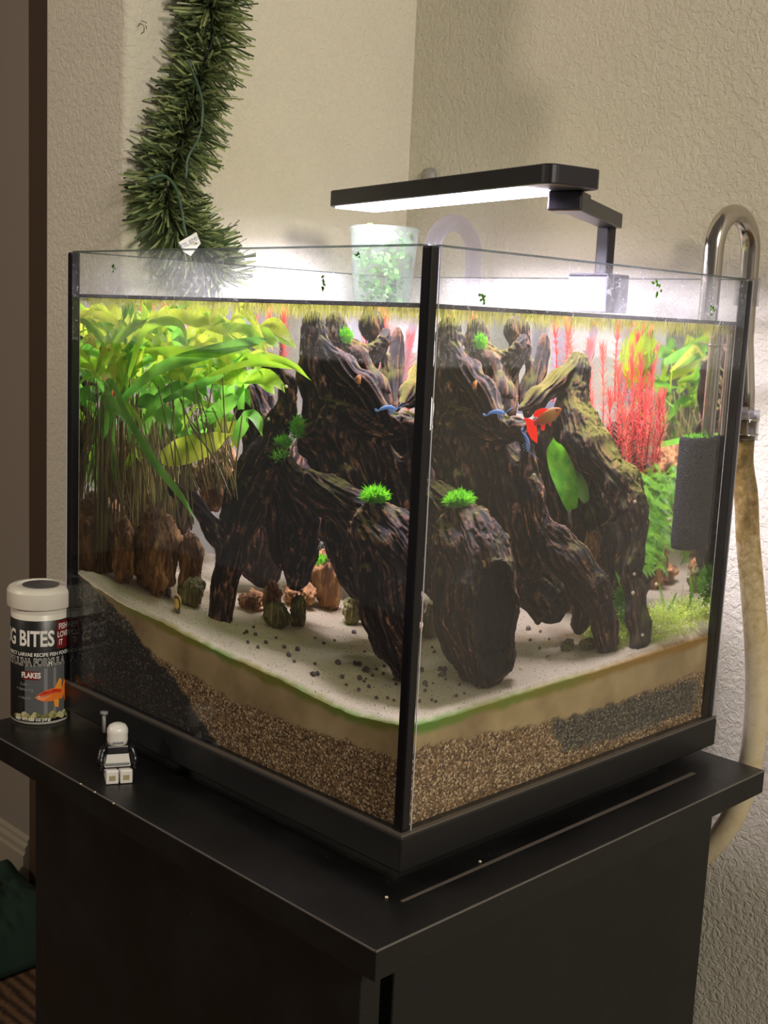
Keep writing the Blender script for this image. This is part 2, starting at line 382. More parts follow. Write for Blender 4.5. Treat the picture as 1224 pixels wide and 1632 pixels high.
def substrate():
    xs = np.unique(np.concatenate([np.linspace(.0053, .0135, 12), np.linspace(.0135, .03, 10), np.linspace(.03, S-.0053, 110)])); ys = np.unique(np.concatenate([np.linspace(.0053, .0135, 12), np.linspace(.0135, .03, 10), np.linspace(.03, D-.0053, 118)]))
    V = []; F = []; Cc = []
    nx, ny = len(xs), len(ys)
    for x in xs:
        for y in ys:
            e = min(x, y)-.0053; al = max(0, min(1, 1.25-e/.0042+.45*nz(x, y, 2, 150))); gg = (.5+.9*nz(y, 2, 0, 22)+(.35 if y < .09 else 0)) if x < y else (1.05-x/.2+.5*nz(x, 7, 0, 25))
            if x < y: al *= max(0, min(1, (.26-y)/.05))
            V.append((x, y, sandh(x, y))); Cc.append((0, 0, al, max(0, min(1, gg))))
    for i in range(nx-1):
        for j in range(ny-1): F.append((i*ny+j, (i+1)*ny+j, (i+1)*ny+j+1, i*ny+j+1))
    NZ = 56
    def side(coords, mk, hf, masks, flip):
        b = len(V); n = len(coords)
        for c_ in coords:
            h = hf(c_)
            for k in range(NZ+1):
                u = k/NZ; u = 1-(1-u)**1.35; z = u*h; V.append(mk(c_, z)); Cc.append(masks(c_, z, h))
        for i in range(n-1):
            for k in range(NZ):
                f = (b+i*(NZ+1)+k, b+(i+1)*(NZ+1)+k, b+(i+1)*(NZ+1)+k+1, b+i*(NZ+1)+k+1); F.append(f[::-1] if flip else f)
    def ss(v, w_): return min(1, max(0, .5+v/w_))
    def mL(y, z, h):
        j = .0035*nz(y, z, 0, 120) + .0022*nz(y, z, 5, 420)
        soil = ss(float(soilL(y)) - z + j, .0015); gr = ss(float(gravL(y)) - z + j*.8, .0018) * (1-soil)
        t = .0040 + .003*nz(y, 9, 0, 40); al = ss(z-(h-t)+j*.35, .003) * ss(.25-y, .06)
        gg = .5+.9*nz(y, 2, 0, 22) + (.35 if y < .09 else 0)
        return (soil, gr, al, 0.0 if z < h-.016 else max(0, min(1, gg)))
    def mR(x, z, h):
        j = .003*nz(x, z, 1, 120) + .0022*nz(x, z, 6, 420)
        gr = ss(float(gravR(x)) - z + j*.8, .0018)
        gt, gb = float(greyT(x)), float(greyB(x)); grey = ss(gt - z + j, .002)*ss(z - gb + j, .002)*ss(x-.127, .008)*ss(.288-x, .01)
        al = ss(z-(h-.0045-.0025*nz(x, 4, 0, 40))+j*.35, .003)
        gg = 1.05 - x/.2 + .5*nz(x, 7, 0, 25)
        return (grey*.9, gr, al, 1.0 if z < h-.016 else max(0, min(1, gg)))
    side(ys, lambda c_, z: (.0053, c_, z), lambda c_: sandh(.0053, c_), mL, True)
    side(xs, lambda c_, z: (c_, .0053, z), lambda c_: sandh(c_, .0053), mR, False)
    side(ys, lambda c_, z: (S-.0053, c_, z), lambda c_: sandh(S-.0053, c_), lambda *a: (0,0,0,0), False)
    side(xs, lambda c_, z: (c_, D-.0053, z), lambda c_: sandh(c_, D-.0053), lambda *a: (0,0,0,0), True)
    m = mat('layered_sand', (.5,.4,.3), .9); n = NT(m); c = n.coord()
    at_ = n.n('ShaderNodeVertexColor'); at_.layer_name = 'layers'
    sep = n.n('ShaderNodeSeparateColor'); n.l(at_.outputs[0], sep.inputs[0]); soil, gr, al = sep.outputs[0], sep.outputs[1], sep.outputs[2]; gg = at_.outputs[1]
    fine = n.noise(c, 1500, 2, .6); broad = n.noise(c, 22, 3, .6)
    v1 = n.voro(c, 950, 'F1', 'Color'); sv = n.n('ShaderNodeSeparateColor'); n.l(v1, sv.inputs[0])
    vd = n.voro(c, 950)
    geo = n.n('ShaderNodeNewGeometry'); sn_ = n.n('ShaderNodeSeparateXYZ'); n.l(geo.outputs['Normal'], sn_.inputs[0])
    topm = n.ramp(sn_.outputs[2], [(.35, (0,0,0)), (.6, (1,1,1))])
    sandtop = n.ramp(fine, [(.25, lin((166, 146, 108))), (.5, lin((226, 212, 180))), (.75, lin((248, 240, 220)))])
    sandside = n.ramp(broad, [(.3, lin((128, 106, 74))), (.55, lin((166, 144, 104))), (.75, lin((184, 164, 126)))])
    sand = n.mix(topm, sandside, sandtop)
    grav = n.ramp(sv.outputs[0], [(0, lin((52, 38, 28))), (.35, lin((112, 84, 56))), (.75, lin((150, 118, 82))), (.95, lin((206, 184, 150)))])
    soilc = n.ramp(sv.outputs[1], [(0, lin((14, 13, 14))), (.7, lin((34, 31, 32))), (.93, lin((62, 56, 54))), (.99, lin((110, 104, 98)))])
    greyc = n.ramp(sv.outputs[1], [(0, lin((26, 26, 26))), (.4, lin((58, 56, 52))), (.75, lin((92, 88, 78))), (.95, lin((150, 142, 122)))]); soilc = n.mix(gg, soilc, greyc)
    alg = n.mix(gg, lin((150, 92, 20)), lin((62, 124, 4)))
    alg = n.mix(n.ramp(fine, [(.3, (0,0,0)), (.8, (.6,.6,.6))]), alg, lin((96, 128, 16)))
    x = n.mix(gr, sand, grav); x = n.mix(soil, x, soilc)
    x = n.mix(n.math('MULTIPLY', al, .88), x, alg)
    n.l(x, n.b.inputs['Base Color'])
    hh = n.math('ADD', n.math('MULTIPLY', n.math('MULTIPLY', vd, -1), n.math('ADD', gr, soil)), n.math('MULTIPLY', fine, .4))
    n.l(n.bump(hh, .8, .0008), n.b.inputs['Normal'])
    o = mesh_obj('sand_bed', V, F, m, smooth=True); ca = o.data.color_attributes.new('layers', 'FLOAT_COLOR', 'POINT')
    ca.data.foreach_set('color', np.array(Cc, dtype=np.float32).ravel()); tag(o, 'layered substrate of pale sand, brown gravel and black soil in the tank', 'sand', kind='stuff')
substrate()

# ================================================================== DRIFTWOOD
def wood_mat(name, moss=.25):
    m = mat(name, (.06,.04,.03), .85, Specular_IOR_Level=.12); n = NT(m)
    c = n.coord(); a = n.noise(c, 45, 6, .65, 2.2)
    at_ = n.n('ShaderNodeVertexColor'); at_.layer_name = 'grain_shade'; sp = n.n('ShaderNodeSeparateColor'); n.l(at_.outputs[0], sp.inputs[0])
    g_ = sp.outputs[0]
    fib = n.noise(c, 380, 4, .6, 1.0)
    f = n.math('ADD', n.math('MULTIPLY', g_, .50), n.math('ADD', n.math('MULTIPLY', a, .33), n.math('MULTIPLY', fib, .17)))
    col = n.ramp(f, [(.36, lin((10, 8, 8))), (.54, lin((28, 20, 18))), (.66, lin((92, 63, 46))), (.81, lin((220, 170, 118)))])  # wood streaks, with lit-ridge peach and near-black shade put into the stops
    geo = n.n('ShaderNodeNewGeometry'); sn_ = n.n('ShaderNodeSeparateXYZ'); n.l(geo.outputs['Normal'], sn_.inputs[0])
    upm = n.math('MULTIPLY', n.ramp(sn_.outputs[2], [(.35, (0,0,0)), (.85, (1,1,1))]), n.ramp(n.noise(c, 28, 4, .7), [(.52-moss*.25, (0,0,0)), (.66-moss*.25, (1,1,1))]))
    col = n.mix(n.math('MULTIPLY', upm, .45), col, lin((122, 120, 40)))
    n.l(col, n.b.inputs['Base Color'])
    n.l(n.bump(f, .9, .0016), n.b.inputs['Normal']); return m
M_WOOD = wood_mat('driftwood_bark', .1); M_WOODG = wood_mat('mossy_driftwood_bark', .9)
def groover(seed, amp=.16):
    ph = random.uniform(0, 6.28); k1, k2, k3 = random.randint(3, 4), random.randint(6, 9), random.randint(12, 16); tw = random.uniform(-1.6, 1.6)
    def gfun(a, t):
        b = a + ph + tw*t*2
        v = .5*np.sin(k1*b + 2*math.sin(3*t+seed)) + .32*np.sin(k2*b+seed+4*t) + .26*np.sin(k3*b+2*seed)
        return 1 + amp*v + .05*math.sin(17*t+seed)
    return gfun
def wood(name, branches, m, label, dents=(), voxel=.0013, amp=.16):
    mb = MB(); path = []
    for i, br in enumerate(branches):
        P = spline([(*p[:3], p[3]) for p in br], max(10, 7*len(br)))
        P[:, 3] = np.maximum(P[:, 3], .0015)
        mb.tube(P[:, :3], P[:, 3], 40, True, groover(i+1.3*len(name), amp))
        for c_ in (P[0], P[-1]):                   # rounded ends
            bmv = bmesh.new(); bmesh.ops.create_icosphere(bmv, subdivisions=2, radius=c_[3]*.95)
            mb.add([tuple(v.co + Vector(c_[:3])) for v in bmv.verts], [[v.index for v in f.verts] for f in bmv.faces]); bmv.free()
        T = np.gradient(P[:, :3], axis=0); T /= np.linalg.norm(T, axis=1)[:, None]; path.append((P[:, :3], T, P[:, 3]))
    o = mesh_obj('tmp', mb.V, mb.F)
    md = o.modifiers.new('r', 'REMESH'); md.mode = 'VOXEL'; md.voxel_size = voxel
    dg = bpy.context.evaluated_depsgraph_get(); me = bpy.data.meshes.new_from_object(o.evaluated_get(dg)); bpy.data.objects.remove(o)
    n = len(me.vertices); co = np.empty(n*3); me.vertices.foreach_get('co', co); co = co.reshape(-1, 3)
    no = np.empty(n*3); me.vertices.foreach_get('normal', no); no = no.reshape(-1, 3)
    C_ = np.concatenate([p[0] for p in path]); T_ = np.concatenate([p[1] for p in path]); Rr = np.concatenate([p[2] for p in path])
    idx = np.empty(n, int); 
    for a in range(0, n, 20000):
        d = np.linalg.norm(co[a:a+20000, None]-C_[None], axis=2)-Rr[None]*.6; idx[a:a+20000] = d.argmin(1)
    t = T_[idx]; rel = co-C_[idx]; along = (co*t).sum(1); perp = rel-t*(rel*t).sum(1)[:, None]
    u = perp/(np.linalg.norm(perp, axis=1)[:, None]+1e-9)
    # fibrous grain: noise stretched along the branch
    gr = np.empty(n)
    for i in range(n):
        w_ = along[i]*26; q = u[i]; k = Rr[idx[i]]*330
        p = co[i]
        wv = mnoise.noise(Vector((p[0]*42, p[1]*42, p[2]*42)))
        v = mnoise.noise(Vector((q[0]*k+wv*1.2, q[1]*k+wv*1.2, q[2]*k+w_))) ; v2 = mnoise.noise(Vector((q[0]*k*2.3+7, q[1]*k*2.3, q[2]*k*2.3+w_*1.6)))
        gr[i] = .6*(1-abs(v)*2.4) + .4*(.5+.8*v2)
    gr = np.clip(gr, 0, 1)
    co = co + no*((gr-.55)*.0019)[:, None]
    big = np.array([mnoise.noise(Vector((p[0]*60, p[1]*60, p[2]*60))) for p in co]); co = co + no*(big*.0042)[:, None]
    for (c_, rad, dirv, depth) in dents:           # hollows: carve vertices inwards and paint them darker for shade
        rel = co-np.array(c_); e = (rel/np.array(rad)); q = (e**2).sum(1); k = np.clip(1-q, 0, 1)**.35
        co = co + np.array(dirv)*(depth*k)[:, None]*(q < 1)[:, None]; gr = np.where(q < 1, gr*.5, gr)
    me.vertices.foreach_set('co', co.ravel()); me.update()
    me.polygons.foreach_set('use_smooth', [True]*len(me.polygons))
    ca = me.color_attributes.new('grain_shade', 'FLOAT_COLOR', 'POINT'); ca.data.foreach_set('color', np.stack([gr, gr, gr, np.ones(n)], 1).astype(np.float32).ravel())
    me.materials.append(m); ob = bpy.data.objects.new(name, me); link(ob); tag(ob, label, 'driftwood')
    return ob
mm = .001
def br(*pts):
    out = []
    for side, px, py, s, rr in pts:
        p = (L if side == 'L' else R)(px, py, s); out.append((p[0], p[1], p[2], rr*mm))
    return out
trunk = [
    br(('L',436,722,.285,6),('L',478,765,.262,9),('L',535,798,.235,13),('L',590,835,.208,16),('R',742,868,.185,22),('R',765,915,.16,25),('R',768,980,.145,25),('R',778,1045,.138,20)),
    br(('R',715,905,.17,12),('R',722,985,.155,13),('R',742,1062,.145,9)),
    br(('L',612,900,.215,10),('L',612,960,.21,11),('L',618,1030,.205,7)),
    br(('R',716,532,.309,9.5),('R',712,585,.305,11),('R',722,640,.30,14),('R',735,710,.29,20),('R',752,780,.27,24)),
    br(('R',724,560,.302,7),('R',745,595,.284,9),('R',772,632,.268,9),('R',792,668,.258,8),('R',812,688,.255,5)),
    br(('R',694,694,.278,2.5),('R',712,668,.276,4),('R',730,660,.274,5),('R',757,676,.266,8),('R',800,686,.258,9),('R',838,680,.262,6)),
    br(('R',762,520,.322,7),('R',765,560,.318,11),('R',785,600,.312,15),('R',792,655,.29,15)),
    br(('R',778,548,.312,3),('R',800,566,.309,5),('R',822,556,.310,4),('R',835,536,.315,3)),
    br(('R',826,524,.335,8),('R',832,560,.332,6.5),('R',812,600,.322,8),('R',806,650,.30,9)),
    br(('L',505,700,.292,16),('L',560,735,.285,22),('L',600,770,.28,22),('L',560,850,.29,20),('L',575,930,.28,13)),
    br(('R',775,740,.275,22),('R',800,830,.28,24),('R',835,910,.29,20),('R',880,965,.29,13)),
    br(('R',836,678,.262,4),('R',842,760,.262,8),('R',862,838,.257,11),('R',902,885,.252,13),('R',950,945,.25,12.5),('R',970,1034,.2456,8)),
    br(('R',905,905,.26,9),('R',930,960,.27,10),('R',925,1000,.28,7)),
]
hc = R(803, 982, .122)
vdir = _refr(800, 985, 1)[1]; 
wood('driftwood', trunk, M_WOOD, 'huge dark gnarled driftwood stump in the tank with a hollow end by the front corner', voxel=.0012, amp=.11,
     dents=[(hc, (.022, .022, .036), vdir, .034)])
wood('driftwood_branch', [
    br(('R',920,584,.345,9),('R',888,612,.322,7.5),('R',855,638,.292,5.5),('R',830,652,.272,2.5)),
    br(('R',922,580,.345,10),('R',912,640,.335,14),('R',930,700,.315,15),('R',968,748,.30,14),('R',1003,790,.29,13.5),('R',1013,850,.28,11),('R',1008,925,.265,9),('R',1022,1032,.249,8.5)),
    br(('R',935,700,.335,14),('R',930,780,.335,13),('R',950,850,.33,14),('R',960,930,.32,10)),
    br(('R',870,690,.335,12),('R',880,800,.34,13),('R',890,880,.34,12)),
    br(('R',982,742,.29,3),('R',972,790,.285,3.5),('R',985,815,.28,2),('R',958,838,.275,1.5)),
], M_WOODG, 'thick arching driftwood branch with greenish top leaning down to the right of the stump', voxel=.0012, amp=.10)
wood('driftwood_branch', [
    br(('L',352,998,.279,8),('L',358,930,.286,11),('L',372,860,.292,13),('L',398,780,.302,16),('L',432,712,.305,13),('L',452,655,.303,7.5),('L',455,612,.308,6),('L',425,577,.33,5),('L',380,548,.352,4),('L',330,520,.38,3)),
    br(('L',366,885,.292,8),('L',335,838,.292,7),('L',300,795,.298,5),('L',272,778,.304,3)),
    br(('L',405,640,.345,14),('L',425,720,.335,17),('L',440,800,.33,15),('L',455,880,.33,12)),
    br(('L',440,735,.30,8),('L',455,775,.30,8),('L',480,840,.31,13),('L',470,920,.33,9)),
], M_WOOD, 'dark forked driftwood leg rising behind the leaves in the left of the tank', voxel=.0012, amp=.12)
wood('driftwood_stump', [  # wood mass added to block the bright wall and keep the cave dark
    br(('L',505,700,.47,16),('L',500,790,.47,28),('L',490,880,.47,26)),
    br(('R',870,700,.45,18),('R',890,790,.45,28),('R',905,900,.45,28)),
    br(('L',590,900,.45,20),('L',600,960,.44,16)), br(('L',430,740,.44,16),('L',420,840,.44,22),('L',415,900,.44,18)),
    br(('R',960,770,.42,14),('R',965,850,.42,20),('R',950,930,.42,18)),
    br(('R',1100,690,.44,16),('R',1090,780,.44,20),('R',1080,880,.44,18)),
], M_WOOD, 'added dark wood mass darkening the back of the cave behind the driftwood', voxel=.0022, amp=.1)
wood('driftwood_stick', [br(('R',869,538,.346,3.2),('R',862,570,.342,4.5),('R',850,615,.33,6),('R',842,660,.31,5)), br(('R',843,578,.34,4.5),('R',836,640,.325,6))], M_WOOD,
     'short upright dark stick standing behind the stump near the water surface', voxel=.0009, amp=.06)
wood('driftwood_branch', [br(('R',1056,655,.42,3),('R',1080,615,.425,4),('R',1108,575,.43,4.5),('R',1128,548,.43,5)),
    br(('R',1112,566,.435,8),('R',1100,640,.44,13),('R',1085,720,.44,14),('R',1080,800,.44,12))], M_WOODG,
     'thin ochre driftwood arm by the far right pane behind the sponge filter', voxel=.0012, amp=.08)

# ================================================================== ROCKS
def rock_mat(name, c1, c2, c3):
    m = mat(name, c1, .8, Specular_IOR_Level=.2); n = NT(m); c = n.coord(scale=(1, 1, .45)); a = n.noise(c, 75, 6, .65, 1.5); b = n.noise(c, 500, 3)
    n.l(n.ramp(a, [(.32, c1), (.5, c2), (.66, c3)]), n.b.inputs['Base Color']); n.l(n.bump(n.math('ADD', a, n.math('MULTIPLY', b, .3)), .8, .003), n.b.inputs['Normal']); return m
M_ROCKA = rock_mat('amber_rock', lin((48, 30, 18)), lin((112, 76, 42)), lin((184, 140, 86)))
M_ROCKG = rock_mat('green_rock', lin((42, 40, 20)), lin((92, 88, 44)), lin((150, 138, 84)))
def rock(px, py, s, size, m, label, side='L', rz=0, rough=.28, tilt=0, ground=True, name='rock'):
    c_ = (L if side == 'L' else R)(px, py, s); bmv = bmesh.new(); bmesh.ops.create_icosphere(bmv, subdivisions=5, radius=1)
    off = Vector((px*.37, py*.11, 0)); planes = [Vector((random.gauss(0, 1), random.gauss(0, 1), random.gauss(0, .8))).normalized() for _ in range(9)]
    for v in bmv.verts:
        d = v.co.normalized(); r_ = 1
        for p in planes:
            dd = d.dot(p)
            if dd > .05: r_ = min(r_, .80/dd) 
        q = d*1.6+off; r_ *= 1+rough*mnoise.noise(q) + rough*.5*mnoise.noise(q*2.7) - .22*abs(mnoise.noise(Vector((d.x*6, d.y*6, d.z*1.1))+off)) + .06*mnoise.noise(Vector((d.x*14, d.y*14, d.z*5))+off)
        v.co = Vector((d.x*size[0]*r_, d.y*size[1]*r_, d.z*size[2]*r_))
    mx = Matrix.Rotation(rz, 4, 'Z') @ Matrix.Rotation(tilt, 4, 'Y'); bmesh.ops.transform(bmv, matrix=mx, verts=bmv.verts)
    me = bpy.data.meshes.new(name); bmv.to_mesh(me); bmv.free(); me.polygons.foreach_set('use_smooth', [True]*len(me.polygons)); me.materials.append(m)
    if ground:
        zs = [v.co.z for v in me.vertices]; c_ = (c_[0], c_[1], sandh(c_[0], c_[1])-min(zs)*.80)
    o = bpy.data.objects.new(name, me); link(o); o.location = c_; tag(o, label, 'rock'); return o
rock(250, 866, .352, (.030, .022, .034), M_ROCKA, 'large amber petrified rock standing under the leafy stems at far left of the tank', rz=.8, rough=.16)
rock(196, 893, .352, (.016, .013, .024), M_ROCKA, 'low brown rock at the left end of the amber rock', rz=.4)
rock(303, 905, .335, (.012, .011, .026), M_ROCKA, 'narrow brown slab between the amber rock and the driftwood leg', rz=.2, tilt=.15)
rock(305, 955, .32, (.013, .010, .012), M_ROCKG, 'small olive rock at the foot of the amber rock')
rock(352, 755, .40, (.022, .018, .025), M_ROCKA, 'brown pointed rock high up behind the forked driftwood leg', tilt=.5, rough=.35, ground=False)
rock(521, 935, .405, (.015, .013, .024), M_ROCKA, 'amber upright rock in the dark cave under the stump', rz=.9, rough=.15)
rock(443, 985, .285, (.012, .008, .009), M_ROCKG, 'green flat layered rock lying on the sand in front of the cave', rz=-.7, tilt=.25, rough=.2)
rock(475, 978, .305, (.009, .007, .011), M_ROCKG, 'olive rock leaning behind the green layered rock', rz=.5, tilt=.3)
rock(434, 940, .33, (.010, .007, .013), M_ROCKA, 'tan curved rock behind the green layered rock', rz=.2, tilt=.3)
rock(560, 988, .345, (.008, .008, .011), M_ROCKG, 'small mossy rock right of the amber cave rock', rz=.9)
rock(400, 968, .35, (.014, .010, .007), M_ROCKA, 'low tan rock beside the foot of the driftwood leg')
rock(480, 882, .40, (.018, .014, .010), M_ROCKA, 'dim reddish rock at the back of the cave', rz=.7)
rock(586, 770, .34, (.011, .010, .014), M_ROCKA, 'brown rock wedged into the stump above the front trunk', ground=False)
rock(945, 865, .31, (.008, .007, .012), M_ROCKA, 'small orange rock caught behind the right-hand root', side='R', rough=.4, ground=False)
rock(905, 1008, .262, (.006, .005, .004), M_ROCKG, 'little pale stone between stump and right root', side='R')
rock(940, 1012, .262, (.009, .007, .004), M_ROCKG, 'flat pale stone at the foot of the right root', side='R')

# ================================================================== SAND GRAINS, SNAILS, PELLETS
M_PEB = rock_mat('grey_brown_pebble', lin((58, 50, 48)), lin((96, 84, 80)), lin((150, 134, 126)))
M_SHELL = rock_mat('amber_shell', lin((110, 60, 26)), lin((188, 120, 62)), lin((236, 196, 140)))
M_SHELLY = mat('striped_shell', lin((190, 150, 60)), .3); _n = NT(M_SHELLY); _w = _n.n('ShaderNodeTexWave'); _w.inputs['Scale'].default_value = 90; _n.l(_n.coord(), _w.inputs['Vector'])
_n.l(_n.ramp(_w.outputs['Fac'], [(.35, lin((60, 40, 18))), (.5, lin((226, 190, 96)))]), _n.b.inputs['Base Color'])
M_FOOT = mat('snail_foot', lin((70, 62, 56)), .5)
def sand_pt(side, px, py):
    p = (Lx if side == 'L' else Rx)(px, py, 2, .056)
    for _ in range(4): p = (Lx if side == 'L' else Rx)(px, py, 2, sandh(max(.006, min(S-.006, p[0])), max(.006, min(D-.006, p[1]))))
    return p
def ico(r_, sub=2, squash=1.0, jit=.12):
    bmv = bmesh.new(); bmesh.ops.create_icosphere(bmv, subdivisions=sub, radius=1)
    o_ = Vector((random.random()*9, 0, 0)); V = []
    for v in bmv.verts:
        q = v.co*(1+jit*mnoise.noise(v.co*1.5+o_)); V.append((q.x*r_, q.y*r_, q.z*r_*squash))
    F = [[v.index for v in f.verts] for f in bmv.faces]; bmv.free(); return V, F
pebs = [('L',393,1009,6),('L',407,1013,6),('L',424,1026,6),('L',395,1025,5),('L',411,1033,5),('L',389,1011,4),('L',440,1018,4),('L',453,1033,6),('L',474,1037,7),('L',460,1046,7),('L',469,1056,5),
 ('L',404,1001,4),('L',516,1027,5),('L',502,1018,4),('L',533,1022,4),('L',502,1060,5),('L',499,1077,7),('L',506,1076,6),('L',496,1075,4),('L',545,1081,6),('L',573,1083,7),('L',566,1060,7),('L',573,1061,7),
 ('L',584,1071,9),('L',552,1093,4),('L',572,1101,5),('L',588,1096,5),('L',600,1068,4),('L',611,1075,4),('L',628,1084,4),('L',631,1092,4),('L',628,1118,4),('L',564,1010,7),('L',612,1063,4),('L',581,1040,4),
 ('R',671,1071,8),('R',700,1077,4),('R',710,1084,4),('R',688,1117,4),('R',727,1111,5),('R',740,1107,4),('R',680,1095,4),('R',668,1120,5),('R',690,1090,3),('R',763,1098,4),('R',860,1035,5),('R',845,1022,5),('R',872,1048,4),('R',875,1020,4),('R',895,1033,4),
 ('R',842,1004,8),('R',861,1008,5)]
G = 'round grey-brown pebbles scattered over the sand'
for i, (sd, px, py, dpx) in enumerate(pebs):
    p = sand_pt(sd, px, py); rr = dpx*.00042/2*1.25; Vv, Ff = ico(rr, 2, .85)
    o = mesh_obj('pebble', Vv, Ff, M_PEB, smooth=True); o.location = (p[0], p[1], p[2]+rr*.6)
    zone = ('right of the seam before the hollow trunk' if px < 800 else 'right of the hollow trunk') if sd == 'R' else ('left end of the sand' if px < 430 else 'middle of the left stretch of sand' if px < 520 else 'near the front seam, left side')
    tag(o, ('tiny' if dpx < 5 else 'small' if dpx < 7 else 'larger')+' round grey-brown pebble on the white sand, '+zone, 'pebble', G+', '+zone+', '+('tiny', 'small', 'larger')[0 if dpx < 5 else 1 if dpx < 7 else 2])
gb = MB()                                          # coarse specks in the sand too many to count
for i in range(1500):
    x = random.uniform(.008, S-.01); y = random.uniform(.008, D-.01); rr = random.choice([.0003, .0004, .0006]); z = sandh(x, y)
    a = random.random()*6; gb.add([(x+rr*math.cos(a), y+rr*math.sin(a), z), (x+rr*math.cos(a+2.1), y+rr*math.sin(a+2.1), z), (x+rr*math.cos(a+4.2), y+rr*math.sin(a+4.2), z), (x, y, z+rr)], [(0,1,3),(1,2,3),(2,0,3)])
tag(gb.obj('sand_specks', M_PEB), 'fine dark grit sprinkled over the pale sand', 'grit', kind='stuff')
def snail(p, r_, m, label, ang=0, name='snail', group=None):
    t = thing(name, p, label, 'snail', group); n = 34; pts = []; rad = []
    for i in range(n):
        u = i/(n-1); a = u*2.6*2*PI; q = r_*(.10+.55*u); pts.append((q*math.cos(a), .12*r_*u, q*math.sin(a)+r_*.55)); rad.append(r_*(.08+.42*u))
    sh = MB().tube(pts, rad, 10); R_ = Matrix.Rotation(ang, 3, 'Z'); sh.V = [tuple(R_ @ Vector(v)) for v in sh.V]
    sh.obj('shell', m, t, True, world=False)
    f = MB().tube([(-r_*1.0, 0, -r_*.30), (-r_*.3, 0, -r_*.26), (r_*.6, 0, -r_*.26), (r_*1.35, 0, -r_*.22)], [r_*.12, r_*.34, r_*.32, r_*.16], 8)
    f.V = [tuple(R_ @ Vector(v)) for v in f.V]; f.obj('foot', M_FOOT, t, True, world=False); return t
snail(tuple(R(759, 621, .262)), .0036, M_SHELL, 'orange ramshorn snail on the ridge of the stump near the surface', .5)
snail(tuple(L(641, 985, .185)), .0030, M_SHELL, 'small orange snail on the trunk just left of the front seam', .2)
p = sand_pt('L', 283, 976); snail((p[0], p[1], p[2]+.003), .0058, M_SHELLY, 'yellow and black striped snail on the sand near the left pane', .9)
p = sand_pt('L', 268, 955); snail((p[0], p[1], p[2]+.003), .0036, M_PEB, 'dark grey snail just behind the striped yellow snail', 1.3)
M_WSH = mat('pale_shell', lin((228, 214, 176)), .35)
white = [('L',456,616,.285,'on the upper bend of the driftwood leg'),('L',448,709,.285,'on the upper moss tuft of the driftwood leg'),('L',460,727,.27,'beside the lower moss tuft of the driftwood leg'),('L',429,668,.30,'upper of two left of the driftwood leg'),('L',423,690,.30,'lower of two left of the driftwood leg'),
 ('L',470,748,.26,'where the front trunk begins'),('R',830,1065,.125,'at the lower right lip of the hollow trunk'),('R',757,612,.265,'just above the orange snail'),('R',811,798,.25,'upper of two left of the long root'),('R',806,815,.25,'lower of two left of the long root'),('R',851,757,.245,'on the upper part of the long root'),('R',876,828,.30,'between the long root and the leaf'),
 ('R',1012,800,.262,'high on the right branch bend'),('R',1011,915,.25,'halfway down the right branch'),('R',1009,945,.24,'below the middle of the right branch'),('R',1083,914,.36,'left of a trio under the sponge'),('R',1092,912,.36,'right of a trio under the sponge'),('R',1090,926,.36,'lowest of a trio under the sponge'),('R',1046,931,.34,'just right of the right branch'),
 ('R',1067,828,.36,'left of a pair by the sponge side'),('R',1078,827,.36,'right of a pair by the sponge side'),('R',1024,1012,.24,'at the foot of the right branch'),('R',900,850,.25,'in the dark gap right of the root'),('R',1103,620,.40,'high near the steel pipe')]
for i, (sd, px, py, s_, wh) in enumerate(white):
    q = (L if sd == 'L' else R)(px, py, s_); o = MB().add(*ico(.0014+.0006*random.random(), 1, .8)).obj('pond_snail', M_WSH, smooth=True); o.location = q
    tag(o, 'tiny pale pond snail '+wh, 'snail', 'tiny pale pond snails in the tank')

